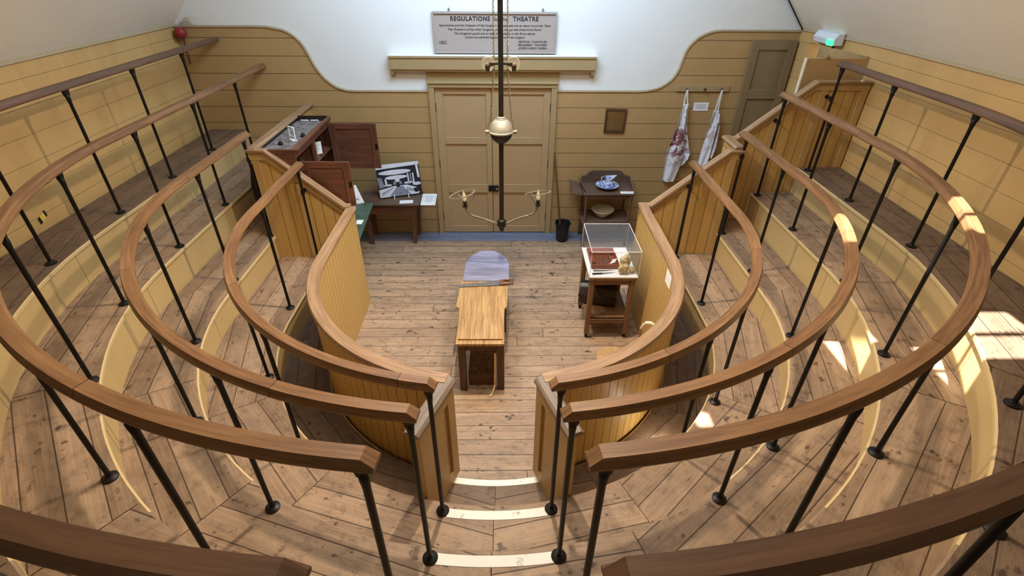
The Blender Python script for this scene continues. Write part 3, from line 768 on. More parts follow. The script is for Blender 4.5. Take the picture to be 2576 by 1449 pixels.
# ------------------------------------------------------------------ doors on the right
d2 = bpy.data.objects.new('door_2', None); COL.objects.link(d2); d2.location = (3.18,-0.03,1.16); BASE[d2] = V((3.18,-0.03,1.16)); struct(d2)
m = MB(); X0, X1, ZB, ZT = 2.915, 3.43, 0.9, 2.485
m.box(X0,X1,-0.05,-0.024,ZB,ZT)
for a, b_, z0, z1 in ((X0,X0+0.085,ZB,ZT),(X1-0.085,X1,ZB,ZT),(X0+0.085,X1-0.085,2.385,ZT),(X0+0.085,X1-0.085,1.84,1.95),(X0+0.085,X1-0.085,ZB,1.1)): m.box(a,b_,-0.068,-0.05,z0,z1)
m.build('door_leaf', M_taupe, d2, 0.003)
d3 = bpy.data.objects.new('door_3', None); COL.objects.link(d3); d3.location = (3.28,-1.14,1.442); BASE[d3] = V((3.28,-1.14,1.442)); struct(d3)
m = MB(); m.box(2.99,3.585,-1.155,-1.12,1.3,2.475); m.build('door_leaf', M_tan, d3, 0.003)
m = MB(); m.box(2.985,2.999,-1.158,-1.117,1.3,2.477); part_label(m.build('edge_strip', M_creamware, d3), 'pale bare leading edge')
m = MB(); m.lathe((3.19,-1.137,2.474), [(0.028,0.0),(0.03,0.012),(0.02,0.028),(0.0,0.034)], 16); m.build('knob', M_cap, d3)

t = thing('exit_lamp', 'white emergency exit lamp with a green lit face, high in the right corner', 'lamp', (3.47,-0.6,2.55))
m = MB(); m.prism([(3.50,-0.41,2.53),(3.41,-0.41,2.53),(3.395,-0.41,2.585),(3.43,-0.41,2.64),(3.50,-0.41,2.65)], (0.02,-0.37,0)); m.build('housing', M_diffuser, t, 0.006)
m = MB(); m.prism([(3.408,-0.675,2.528),(3.393,-0.675,2.582),(3.406,-0.775,2.582),(3.42,-0.775,2.528)], (-0.004,0,0)); m.build('lit_panel', M_exit, t)
m = MB(); m.tube([(3.50,-0.62,2.53),(3.52,-0.63,2.49)], 0.012); m.build('cable_gland', M_brown, t)
for x0, nm, mat_, lb in ((0.0,'conduit',M_diffuser,'thin white conduit climbing the right roof corner'),(0.035,'cable',M_black,'thin dark cable climbing the right roof corner beside the white conduit')):
    m = MB(); m.tube([(3.425+x0*0.4,-0.03-x0,2.60),(3.15+x0,-0.03-x0,2.895),(2.55+x0,-0.03-x0,3.52)], 0.009 if x0 == 0 else 0.007)
    tag(m.build(nm, mat_, loc=None), lb, 'cable')

t = thing('alarm_sounder', 'red dome alarm sounder in the top left corner of the room', 'alarm', (-3.60,-0.06,2.53))
m = MB(); m.lathe((-3.565,-0.085,2.53), [(0.045,-0.045),(0.058,-0.03),(0.06,0.0),(0.052,0.026),(0.034,0.045),(0.0,0.054)], 24, axis=(0.55,-0.75,0.0)); m.build('dome', M_red, t)
m = MB(); m.lathe((-3.61,-0.03,2.53), [(0.045,0.0),(0.05,0.03),(0.03,0.05)], 16, axis=(0.55,-0.75,0)); m.build('base', M_red, t)
m = MB(); m.tube([(-3.57,-0.05,2.47),(-3.585,-0.045,2.36),(-3.59,-0.045,2.2)], 0.008); part_label(m.build('cable', M_brown, t), 'dark cable')
m = MB()
for k in range(4):
    m.tube([(-3.57,-0.03,2.622),(-3.52+0.01*k,-0.05,2.645+0.012*k),(-3.46+0.01*k,-0.05,2.655+0.012*k),(-3.40+0.008*k,-0.04,2.615+0.022*k)], 0.005)
tag(m.build('loose_wires', M_creamware), 'loose pale wires poking from the plaster above the red sounder', 'wire')

m = MB(); c0 = V((-3.657,-2.68,1.513)); a_ = V((0,-0.044,-0.020)); b_ = V((0,0.004,-0.024))
for k, (u0, u1) in enumerate(((-1,-0.55),(-0.55,0.5),(0.5,1))):
    m.prism([c0+a_*u0-b_, c0+a_*u1-b_*(1 if k != 1 else 1), c0+a_*u1+b_, c0+a_*u0+b_], (0.003,0,0), m=1 if k == 1 else 0)
tag(m.build('hazard_sticker', [M_black, M_yellow]), 'yellow and black hazard sticker on the left wall', 'sticker')

# ------------------------------------------------------------------ gasolier
GX, GY = 0.033, -2.0
t = thing('gasolier', 'two-armed iron and brass gas lamp hanging over the operating table', 'lamp', (GX,GY,1.05))
m = MB(); m.tube([(GX,GY,1.12),(GX,GY,1.95),(GX,GY,2.55),(GX-0.012,GY,4.59)], 0.021, 16); m.build('pole', M_dark_iron, t)
m = MB(); m.lathe((GX,GY,1.045), [(0.0,0.0),(0.018,0.0),(0.024,0.02),(0.024,0.035),(0.042,0.05),(0.046,0.065),(0.046,0.105),(0.036,0.118),(0.026,0.125)], 8); m.build('hub', M_dark_iron, t)
m = MB(); m.lathe((GX,GY,1.90), [(0.024,0.0),(0.032,0.008),(0.062,0.03),(0.088,0.06),(0.1,0.092),(0.102,0.10)], 28, caps=False); part_label(m.build('weight_ball_lower', M_dark_iron, t), 'dark lower half of the ball')
m = MB(); m.lathe((GX,GY,1.90), [(0.102,0.10),(0.109,0.104),(0.11,0.114),(0.102,0.12),(0.098,0.15),(0.082,0.184),(0.058,0.208),(0.04,0.216),(0.04,0.224),(0.034,0.228),(0.034,0.236),(0.026,0.242)], 28, caps=False); part_label(m.build('weight_ball_upper', M_dusty, t), 'brass upper half of the ball')
for s_ in (-1, 1):
    m = MB(); m.lathe((GX+s_*0.122,GY-0.012,2.012), [(0.0,-0.016),(0.016,-0.014),(0.018,0.0),(0.016,0.014),(0.0,0.016)], 12, axis=(1,0,0)); m.tube([(GX+s_*0.10,GY,2.012),(GX+s_*0.125,GY,2.012)], 0.008); m.build('chain_lug', M_brass, t)
    w = MB(); w.lathe((GX+s_*0.104,GY-0.012,2.56), [(0.0,0.0),(0.03,0.0),(0.034,0.004),(0.054,0.0),(0.056,0.004),(0.05,0.010),(0.056,0.018),(0.054,0.022),(0.03,0.018),(0.0,0.018)], 26, axis=(0,-1,0), caps=False); wh = w.build('pulley_wheel', M_dusty, t)
    w = MB(); w.bar((GX+s_*0.09,GY-0.035,2.535),(GX+s_*0.125,GY-0.035,2.535),0.012,0.05); w.bar((GX+s_*0.02,GY-0.034,2.565),(GX+s_*0.115,GY-0.034,2.565),0.012,0.018); w.build('pulley_bracket', M_dark_iron, t, 0.003)
    w = MB(); w.lathe((GX+s_*0.106,GY-0.03,2.56), [(0.014,0.0),(0.014,0.016),(0.006,0.02),(0.0,0.02)], 12, axis=(0,-1,0)); w.build('axle_nut', M_brass, wh)
    pts = [V((GX+s_*0.118,GY-0.01,2.02)), V((GX+s_*0.092,GY-0.012,2.12)), V((GX+s_*0.075,GY-0.014,2.28)), V((GX+s_*0.062,GY-0.014,2.45)), V((GX+s_*0.055,GY-0.016,2.56)), V((GX+s_*0.056,GY-0.014,3.0)), V((GX+s_*0.056,GY-0.012,4.58))]
    m = MB(); L = 0; acc = []
    for p, q in zip(pts, pts[1:]):
        n = max(2, int((q-p).length/0.006))
        for k in range(n): acc.append(p.lerp(q, k/n))
    for ph in (0, PI):
        m.tube([p + V((math.cos(i*0.55+ph)*0.0055, math.sin(i*0.55+ph)*0.0055, 0)) for i, p in enumerate(acc)], 0.003, 5)
    m.build('chain', M_brass, t)
    ex = GX + s_*0.345; tz = 0.012 if s_ > 0 else 0.0
    m = MB(); m.tube([(GX+s_*0.03,GY,1.115),(GX+s_*0.17,GY,1.17+tz),(GX+s_*0.28,GY,1.205+tz),(GX+s_*0.312,GY,1.225+tz),(GX+s_*0.332,GY,1.255+tz),(GX+s_*0.344,GY,1.30+tz)], 0.0115, 10); arm = m.build('arm', M_brass, t)
    m = MB(); m.lathe((ex,GY,1.295+tz), [(0.012,0.0),(0.027,0.004),(0.027,0.012),(0.014,0.016),(0.017,0.02),(0.017,0.045),(0.02,0.052),(0.018,0.06)], 16); m.build('bulb_socket', M_dark_iron, arm)
    lean = V((-0.10*1.0, 0, 1)).normalized() if s_ < 0 else V((0,0,1))
    m = MB(); m.lathe((ex,GY,1.352+tz), [(0.012,0.0),(0.017,0.012),(0.021,0.032),(0.02,0.05),(0.013,0.075),(0.007,0.092),(0.002,0.108),(0.0,0.11)], 16, axis=lean); m.build('bulb', M_bulb, arm)
    cx, cz, R_ = (ex-0.022, 1.425, 0.115) if s_ < 0 else (ex-0.004, 1.432, 0.115)
    tilt = V((0, 0, 1)).cross(V((0,1,0)))
    ring = [V((cx+R_*math.cos(a), GY+R_*math.sin(a), cz+tz*0.5+0.030*math.cos(a)*(1.0 if s_ < 0 else 0.6) - (0.010 if s_ < 0 else 0.030)*math.sin(a))) for a in [2*PI*k/36 for k in range(37)]]
    m = MB(); m.sweep(ring, [(-0.010,-0.002),(0.010,-0.002),(0.010,0.002),(-0.010,0.002)], caps=False); m.build('shade_ring', M_brass, arm)
    m = MB()
    for a in (0, 2.2, 4.1):
        k = ring[int(a/(2*PI)*36)]; d_ = V((math.cos(a), math.sin(a), 0))
        m.tube([V((ex,GY,1.305+tz)) + d_*0.02, V((ex,GY,1.345+tz)) + d_*0.05, V((ex,GY,1.375+tz)) + d_*0.08, k], 0.0035, 6)
    m.build('ring_wires', M_brass, arm)

# ------------------------------------------------------------------ operating table
t = thing('operating_table', 'low worn wooden operating table with a rounded glossy head in the pit', 'table', (-0.14,-2.4,0))
m = MB(); m.box(-0.352,0.06,-3.15,-2.17,0.545,0.572); m.build('tabletop', M_tabletop, t, 0.004)
m = MB(); m.prism([(-0.335,-3.10,0.573),(0.045,-3.10,0.573),(0.062,-2.66,0.573),(0.085,-2.63,0.573),(0.10,-2.20,0.573),(-0.372,-2.20,0.573),(-0.388,-2.63,0.573),(-0.355,-2.66,0.573)], (0,0,0.014), uaxis=(0,1,0)); m.build('upper_board', M_tabletop, t, 0.003)
hp = [(-0.352,-2.195),(0.105,-2.195),(0.108,-1.92)] + [(-0.122+0.23*math.cos(a), -1.92+0.33*math.sin(a)) for a in [PI*k/20 for k in range(1,20)]] + [(-0.352,-1.92)]
m = MB(); m.prism([(x,y,0.572) for x, y in hp], (0,0,0.02), uaxis=(1,0,0)); part_label(m.build('headboard', M_head_sheen, t, 0.004), 'rounded glossy head end tinted with painted sheen')
for x, y in ((-0.308,-3.09),(0.026,-3.085),(-0.285,-2.25),(0.045,-2.25)):
    m = MB(); m.box(x-0.032,x+0.032,y-0.03,y+0.03,0,0.545); m.build('leg', M_brown, t, 0.005)
m = MB(); m.box(-0.276,-0.006,-3.10,-3.075,0.455,0.545); m.box(-0.262,-0.02,-3.108,-3.098,0.528,0.536); m.build('end_rail', M_brown, t, 0.003)
for x in (-0.325, 0.045):
    m = MB(); m.box(x-0.012,x+0.012,-3.06,-2.28,0.46,0.545); m.build('side_rail', M_brown, t, 0.003)
t = thing('sawdust_box', 'wooden box of brown sawdust on the floor under the operating table', 'box', (-0.15,-2.85,0))
m = MB(); m.box(-0.265,-0.018,-3.05,-3.03,0,0.13); m.box(-0.265,-0.018,-2.52,-2.50,0,0.13); m.box(-0.265,-0.247,-3.03,-2.52,0,0.13); m.box(-0.036,-0.018,-3.03,-2.52,0,0.13); m.box(-0.247,-0.036,-3.03,-2.52,0,0.015)
m.build('box', M_brown, t, 0.003)
rg = random.Random(3)
H = [[rg.random() for _ in range(33)] for _ in range(33)]
def dust(u, v):
    h = 0.095 + 0.05*math.sin(PI*min(1, max(0, v)))**0.6 + 0.016*H[int(u*20)][int(v*32)]
    return (-0.247+0.211*u, -3.03+0.51*v, h)
m = MB(); m.grid(dust, 20, 32, su=0.2, sv=0.5); o = m.build('sawdust', M_dust, t, angle=180); o['kind'] = 'stuff'
m = MB(); m.sweep([(-0.02,-3.112,0.44),(-0.022,-3.116,0.25),(-0.028,-3.122,0.06),(-0.05,-3.17,0.012),(-0.07,-3.2,0.006)], [(-0.008,-0.003),(0.008,-0.003),(0.008,0.003),(-0.008,0.003)], lat=(1,0,0))
m.build('strap', M_bone, [o for o in bpy.data.objects if o.name == 'operating_table'][0])
t = thing('hand_saw', 'long hand saw lying across the operating table', 'saw', (-0.12,-2.26,0.594))
m = MB(); m.prism([(-0.40,-2.318,0.5935),(0.035,-2.285,0.5935),(0.035,-2.205,0.5935),(-0.40,-2.276,0.5935)], (0,0,0.0025)); m.build('blade', M_steel, t)
m = MB()
m.tube([(0.015,-2.285,0.603),(0.06,-2.275,0.604),(0.15,-2.265,0.604)], [0.010,0.011,0.010], 8); m.tube([(0.015,-2.21,0.603),(0.07,-2.205,0.604),(0.155,-2.20,0.604)], [0.009,0.011,0.009], 8); m.tube([(0.12,-2.27,0.604),(0.132,-2.235,0.604),(0.12,-2.205,0.604)], 0.013, 8); m.bar((0.03,-2.28,0.603),(0.03,-2.21,0.603),0.045,0.016)
m.build('handle', M_mahog, t)

# ------------------------------------------------------------------ display cart with an acrylic case
CX0, CX1, CY0, CY1 = 0.865, 1.325, -2.395, -1.815
t = thing('display_cart', 'brown wooden trolley table carrying the clear display case by the right partition', 'table', (1.095,-2.1,0))
m = MB(); m.box(CX0,CX1,CY0,CY1,0.715,0.742); m.build('tabletop', M_cart, t, 0.003)
m = MB(); m.box(CX0+0.045,CX1-0.045,CY0+0.02,CY0+0.045,0.655,0.715); m.box(CX0+0.045,CX1-0.045,CY1-0.045,CY1-0.02,0.655,0.715); m.box(CX0+0.02,CX0+0.045,CY0+0.04,CY1-0.04,0.655,0.715); m.box(CX1-0.045,CX1-0.02,CY0+0.04,CY1-0.04,0.655,0.715); m.build('apron', M_cart, t, 0.002)
for x in (CX0+0.035, CX1-0.035):
    for y in (CY0+0.035, CY1-0.035):
        m = MB(); m.box(x-0.024,x+0.024,y-0.024,y+0.024,0.055,0.715); lg = m.build('leg', M_cart, t, 0.004)
        m = MB(); m.lathe((x,y+0.012,0.024), [(0.0,-0.012),(0.02,-0.012),(0.024,-0.006),(0.024,0.006),(0.02,0.012),(0.0,0.012)], 14, axis=(1,0,0)); m.tube([(x,y,0.056),(x,y+0.006,0.03)], 0.009); m.build('caster', M_black, lg)
m = MB(); m.box(CX0+0.012,CX1-0.012,CY0+0.012,CY1-0.012,0.232,0.252); m.box(CX0+0.06,CX1-0.06,CY0+0.015,CY0+0.04,0.195,0.252); m.build('shelf', M_cart, t, 0.003)
t = thing('display_case', 'clear acrylic display case of surgical instruments on the trolley table', 'display case', (1.095,-2.1,0.742))
m = MB(); m.box(CX0,CX1,CY0,CY1,0.7425,0.7545); m.build('baseboard', M_paper, t)
zt = 1.028
for nm, a in (('top_pane',(CX0,CX1,CY0,CY1,zt-0.005,zt)),('side_pane',(CX0,CX0+0.005,CY0,CY1,0.755,zt-0.005)),('side_pane',(CX1-0.005,CX1,CY0,CY1,0.755,zt-0.005)),('front_pane',(CX0+0.005,CX1-0.005,CY0,CY0+0.005,0.755,zt-0.005)),('back_pane',(CX0+0.005,CX1-0.005,CY1-0.005,CY1,0.755,zt-0.005))):
    m = MB(); m.box(*a); m.build(nm, M_acrylic, t)
m = MB(); e = 0.0035
for x in (CX0, CX1):
    m.tube([(x,CY0,zt),(x,CY1,zt)], e, 6); 
    for y in (CY0, CY1): m.tube([(x,y,0.752),(x,y,zt)], e*0.7, 6)
    m.tube([(x,CY0,0.755),(x,CY1,0.755)], e*0.8, 6)
for y in (CY0, CY1): m.tube([(CX0,y,zt),(CX1,y,zt)], e, 6); m.tube([(CX0,y,0.755),(CX1,y,0.755)], e*0.8, 6)
part_label(m.build('bright_edges', M_edge, t), 'bright glued edges')
Z0 = 0.7555
t = thing('instrument_box', 'open red brown box of surgical tools inside the display case', 'box', (1.04,-2.1,Z0))
m = MB(); m.box(0.905,1.175,-2.245,-1.985,Z0,Z0+0.006); m.box(0.905,1.175,-2.245,-2.237,Z0,Z0+0.045); m.box(0.905,1.175,-1.993,-1.985,Z0,Z0+0.045); m.box(0.905,0.913,-2.237,-1.993,Z0,Z0+0.045); m.box(1.167,1.175,-2.237,-1.993,Z0,Z0+0.045)
for x in (0.962,0.99,1.016,1.042,1.072,1.10): m.box(x-0.003,x+0.003,-2.237,-1.993,Z0+0.006,Z0+0.034)
m.build('box', M_instr, t, 0.001)
m = MB(); m.box(0.905,1.175,-1.983,-1.875,Z0,Z0+0.03); m.box(0.915,1.165,-1.975,-1.885,Z0+0.03,Z0+0.034); m.build('lid', M_instr, t, 0.002)
for k, x in enumerate((0.975,1.003,1.029,1.057)):
    m = MB(); m.tube([(x,-2.22,Z0+0.025),(x+0.002,-2.12,Z0+0.027),(x,-2.02,Z0+0.025)], [0.007,0.005,0.003], 7); m.build('instrument', M_steel if k % 2 else M_mahog, t)
m = MB(); m.box(0.92,0.955,-2.22,-2.14,Z0+0.006,Z0+0.02); m.build('pad', M_black, t)
m = MB(); m.tube([(1.12,-2.2,Z0+0.042),(1.11,-2.13,Z0+0.05),(1.09,-2.03,Z0+0.05)], [0.006,0.008,0.003], 7); m.build('instrument', M_steel, t)
m = MB(); m.prism([(1.075,-2.235,Z0+0.047),(1.135,-2.20,Z0+0.047),(1.165,-2.15,Z0+0.062),(1.12,-2.17,Z0+0.062)], (0,0,0.002)); tag(m.build('label_card', M_paper), 'small white card lying on the open box of surgical tools', 'card')
for k, (p0, p1, p2, lb) in enumerate((((0.90,-2.345),(0.995,-2.335),(1.15,-2.31),'dark handled knife nearest the front of the display case'),((0.915,-2.285),(1.0,-2.283),(1.15,-2.272),'thin knife lying against the open box of surgical tools'))):
    t = thing('surgical_knife', lb, 'knife', (p0[0],p0[1],Z0), 'knives in the display case')
    m = MB(); m.tube([(*p0,Z0+0.008),(*p1,Z0+0.008)], [0.009,0.007], 8); m.build('handle', M_black if k == 0 else M_steel, t)
    m = MB(); a, b_ = V((*p1,Z0+0.006)), V((*p2,Z0+0.006)); n = V((0,0.012,0)); m.prism([a-n*0.5, b_, a+n], (0,0,0.0015)); m.build('blade', M_steel, t)
m = MB(); m.box(0.885,1.07,-2.385,-2.355,Z0,Z0+0.0012); tag(m.build('caption_card', M_paper), 'long white caption card at the front of the display case', 'card')
m = MB(); m.box(1.078,1.17,-2.385,-2.345,Z0,Z0+0.0012); tag(m.build('caption_card', M_paper), 'short white caption card beside the bones in the display case', 'card')
def lump(c, r, seed, sq=(1,1,1), dents=()):
    rr = random.Random(seed); ph = [rr.uniform(0, 6) for _ in range(6)]
    def fn(u, v):
        th, p = u*2*PI, v*PI
        d = V((math.sin(p)*math.cos(th), math.sin(p)*math.sin(th), math.cos(p)))
        k = 1 + 0.10*math.sin(3*d.x*2+ph[0]) + 0.10*math.sin(4*d.y*2+ph[1]) + 0.08*math.sin(5*d.z*2+ph[2]) + 0.03*math.sin(14*d.x+ph[3])*math.sin(13*d.z+ph[4])
        for dd, dep, wd in dents: k -= dep*math.exp(-((d-V(dd).normalized()).length/wd)**2)
        return V(c) + V((d.x*r*sq[0]*k, d.y*r*sq[1]*k, d.z*r*sq[2]*k))
    m = MB(); m.grid(fn, 28, 18); return m
BZ = Z0
tag(lump((1.235,-2.215,BZ+0.068), 0.06, 1, (0.8,0.7,1.05), (((0.3,-1,-0.2),0.45,0.5),)).build('bone_specimen', M_bone, angle=180), 'tallest yellowed bone at the back in the display case', 'bone', 'bones in the display case')
tag(lump((1.195,-2.33,BZ+0.053), 0.052, 2, (0.95,0.7,0.95), (((0.1,-0.2,1),0.5,0.35),)).build('bone_specimen', M_bone, angle=180), 'notched yellowed bone at the front in the display case', 'bone', 'bones in the display case')
tag(lump((1.278,-2.315,BZ+0.035), 0.034, 5, (0.9,0.8,0.95)).build('bone_specimen', M_bone, angle=180), 'smallest round yellowed bone in the right front corner of the display case', 'bone', 'bones in the display case')
t = thing('doctors_bag', 'dark brown leather bag on the lower shelf of the trolley table', 'bag', (1.05,-2.08,0.252))
ca, sa = math.cos(rad(-14)), math.sin(rad(-14))
def bg(x, y, z): return V((1.04+x*ca-y*sa, -2.05+x*sa+y*ca, 0.254+z))
m = MB(); prof = [(-0.10,0.0),(0.10,0.0),(0.11,0.02),(0.105,0.10),(0.06,0.19),(0.02,0.215),(-0.02,0.215),(-0.06,0.19),(-0.105,0.10),(-0.11,0.02)]
def bag(u, v):
    i = v*len(prof); k = int(i) % len(prof); f = i-int(i); q0, q1 = prof[k], prof[(k+1) % len(prof)]
    w = 1 - 0.10*abs(2*u-1)**4
    return bg(-0.19+0.38*u, (q0[0]*(1-f)+q1[0]*f)*w, (q0[1]*(1-f)+q1[1]*f)*(1-0.06*abs(2*u-1)**3))
m.grid(bag, 14, 40)
for u in (0, 1): m.face([bag(u, k/40) for k in (range(40) if u else range(39,-1,-1))])
m.build('body', M_leather, t, angle=60)
m = MB(); m.bar(bg(-0.185,0,0.214), bg(0.185,0,0.214), 0.028, 0.018); m.build('frame', M_black, t, 0.003)
m = MB(); m.tube([bg(-0.06,0,0.22), bg(-0.055,0,0.245), bg(0,0,0.258), bg(0.055,0,0.245), bg(0.06,0,0.22)], 0.008); m.build('handle', M_black, t)
m = MB(); m.box(-0.02,0.02,-0.004,0.004,0,0.03); 
m2 = MB(); m2.bar(bg(-0.02,-0.018,0.20), bg(0.02,-0.018,0.20), 0.006, 0.025); m2.build('clasp', M_brass, t)
m = MB(); m.bar(bg(-0.198,-0.098,0.10), bg(0.198,-0.098,0.10), 0.01, 0.012); m.build('seam', M_black, t)

# ------------------------------------------------------------------ washstand
t = thing('washstand', 'small dark washstand with an arched back against the back wall', 'washstand', (1.39,-0.25,0))
WX0, WX1, WY0, WY1 = 1.075, 1.705, -0.455, -0.05
m = MB(); m.box(WX0-0.015,WX1+0.015,WY0,WY1,0.742,0.765); m.build('top', M_old, t, 0.004)
pts = [(WX0,0.765),(WX1,0.765),(WX1,0.845),(WX1-0.02,0.862),(WX1-0.06,0.865),(WX1-0.075,0.885),(WX1-0.10,0.915),(WX1-0.14,0.93),(WX0+0.14,0.93),(WX0+0.10,0.915),(WX0+0.075,0.885),(WX0+0.06,0.865),(WX0+0.02,0.862),(WX0,0.845)]
m = MB(); m.prism([(x,WY1-0.02,z) for x, z in pts], (0,0.018,0)); m.build('splashback', M_old, t, 0.002)
m = MB(); m.prism([(WX1-0.004,WY1-0.02,0.765),(WX1-0.004,WY1-0.02,0.86),(WX1-0.004,WY1-0.10,0.85),(WX1-0.004,WY0+0.10,0.785),(WX1-0.004,WY0+0.05,0.765)], (0.014,0,0)); m.build('side_board', M_old, t, 0.002)
m = MB(); m.prism([(WX0+0.012,WY1-0.02,0.765),(WX0-0.05,WY1-0.02,0.85),(WX0-0.04,WY1-0.10,0.84),(WX0+0.02,WY0+0.05,0.785),(WX0+0.02,WY0+0.02,0.765)], (0.012,0,0.004)); m.build('side_board', M_old, t, 0.002)
m = MB(); m.prism([(WX0-0.02,WY0+0.02,0.74),(WX0-0.02,WY1-0.02,0.74),(WX0-0.16,WY1-0.02,0.80),(WX0-0.16,WY0+0.16,0.80),(WX0-0.15,WY0+0.10,0.72)], (0,0,0.015)); m.build('towel_flap', M_old, t, 0.002)
m = MB(); m.box(WX0+0.04,WX1-0.04,WY0+0.02,WY0+0.04,0.695,0.742); m.box(WX0+0.04,WX1-0.04,WY1-0.04,WY1-0.02,0.695,0.742); m.box(WX0+0.02,WX0+0.04,WY0+0.03,WY1-0.03,0.68,0.742); m.box(WX1-0.04,WX1-0.02,WY0+0.03,WY1-0.03,0.68,0.742); m.build('frieze', M_old, t, 0.002)
m = MB(); m.box(WX0-0.01,WX1+0.01,WY0,WY1,0.35,0.372); m.build('shelf', M_old, t, 0.003)
legp = [(0.018,0.0),(0.018,0.10),(0.022,0.12),(0.014,0.14),(0.016,0.24),(0.02,0.33),(0.022,0.35),(0.022,0.38),(0.013,0.40),(0.019,0.44),(0.013,0.47),(0.016,0.54),(0.013,0.60),(0.021,0.63),(0.014,0.65),(0.024,0.68),(0.024,0.742)]
for x in (WX0+0.03, WX1-0.03):
    for y in (WY0+0.03, WY1-0.03):
        m = MB(); m.lathe((x,y,0), legp, 14); m.build('leg', M_old, t)
t = thing('water_jug', 'blue and white china jug standing in the wash basin', 'jug', (1.39,-0.26,0.78))
jx, jy = 1.40, -0.27
m = MB(); m.lathe((jx,jy,0.772), [(0.0,0.0),(0.045,0.0),(0.05,0.008),(0.068,0.03),(0.07,0.055),(0.055,0.085),(0.043,0.105),(0.046,0.12)], 28, caps=False)
N = 28; base = [V((jx+0.046*math.cos(2*PI*k/N), jy+0.046*math.sin(2*PI*k/N), 0.892)) for k in range(N)]
rim = []
for k in range(N):
    a = 2*PI*k/N; sp__ = max(0, math.cos(a-0.0))**3; back = max(0, math.cos(a-PI))**2
    rim.append(V((jx+0.05*math.cos(a)+0.045*sp__, jy+0.05*math.sin(a), 0.935+0.012*back+0.012*sp__ - 0.012*abs(math.sin(a)))))
for k in range(N):
    j = (k+1) % N; m.face([base[k], base[j], rim[j], rim[k]])
m.build('body', M_china, t, angle=180, solid=0.004)
m = MB(); m.tube([(jx-0.045,jy,0.925),(jx-0.085,jy,0.93),(jx-0.10,jy,0.90),(jx-0.085,jy,0.85),(jx-0.066,jy,0.815)], [0.006,0.007,0.007,0.006,0.005], 8); m.build('handle', M_china, t)
m = MB(); m.lathe((1.385,-0.265,0.766), [(0.0,0.004),(0.055,0.0),(0.06,0.006),(0.112,0.028),(0.146,0.05),(0.149,0.053),(0.144,0.054),(0.106,0.034),(0.055,0.012),(0.0,0.010)], 32, caps=False)
tag(m.build('wash_basin', M_china), 'blue and white china basin under the jug on the washstand', 'basin')
m = MB(); m.lathe((1.36,-0.27,0.373), [(0.0,0.004),(0.055,0.0),(0.06,0.006),(0.11,0.05),(0.145,0.10),(0.152,0.104),(0.15,0.108),(0.143,0.104),(0.10,0.05),(0.055,0.014),(0.0,0.012)], 36, caps=False)
tag(m.build('bowl', M_creamware), 'large cream bowl on the lower shelf of the washstand', 'bowl')
m = MB(); m.prism([(1.53,-0.44,0.766),(1.53,-0.40,0.766),(1.53,-0.42,0.79)], (0.165,0,0)); tag(m.build('folded_card', M_paper), 'white folded card on the right front edge of the washstand', 'card')

# bucket and mop
t = thing('bucket', 'black metal bucket on the floor right of the double door', 'bucket', (0.845,-0.25,0))
m = MB(); m.lathe((0.845,-0.25,0.0), [(0.0,0.0),(0.072,0.0),(0.074,0.02),(0.078,0.025),(0.09,0.20),(0.098,0.265),(0.104,0.272),(0.102,0.279),(0.095,0.274),(0.086,0.20),(0.072,0.03),(0.0,0.028)], 32, caps=False); m.build('body', M_bucket, t)
for s_ in (-1, 1):
    m = MB(); m.lathe((0.845+s_*0.097,-0.25,0.255), [(0.0,-0.008),(0.014,-0.006),(0.014,0.006),(0.0,0.008)], 10, axis=(1,0,0)); m.build('ear', M_bucket, t)
m = MB(); m.tube([(0.845+0.108*math.cos(a), -0.25-0.10*math.sin(a)*0.95, 0.262-0.02*math.sin(a)) for a in [PI*k/16 for k in range(17)]], 0.004, 6); m.build('handle', M_iron, t)
t = thing('mop', 'long wooden mop handle standing in the black bucket', 'mop', (0.82,-0.23,0.04))
m = MB(); m.tube([(0.835,-0.24,0.05),(0.702,-0.045,1.145)], 0.0125, 10); m.build('pole', M_cart, t)
m = MB(); m.lathe((0.84,-0.247,0.032), [(0.03,0.0),(0.062,0.02),(0.058,0.06),(0.03,0.10),(0.014,0.12)], 14); m.build('mop_head', M_grey, t)

# framed mirror
t = thing('framed_mirror', 'small dark framed mirror hung on the back wall above the washstand', 'mirror', (1.44,-0.03,1.56))
def mr(x, z): 
    a = rad(-1.2); return (1.441 + x*math.cos(a) - z*math.sin(a), 1.563 + x*math.sin(a) + z*math.cos(a))
def fr_(x0, x1, z0, z1, y0, y1, mb):
    c = [mr(x0,z0), mr(x1,z0), mr(x1,z1), mr(x0,z1)]; mb.prism([(x,y1,z) for x, z in c], (0,y0-y1,0))
m = MB(); fr_(-0.128,0.128,0.120,0.147,-0.045,-0.023,m); fr_(-0.128,0.128,-0.147,-0.120,-0.045,-0.023,m); fr_(-0.128,-0.103,-0.12,0.12,-0.045,-0.023,m); fr_(0.103,0.128,-0.12,0.12,-0.045,-0.023,m); m.build('frame', M_brown, t, 0.004)
M_mirror = plain('foxed_mirror', srgb(190, 170, 130), 0.22, 0.9, 0.08, 10)
m = MB(); fr_(-0.104,0.104,-0.121,0.121,-0.030,-0.024,m); m.build('mirror_pane', M_mirror, t)

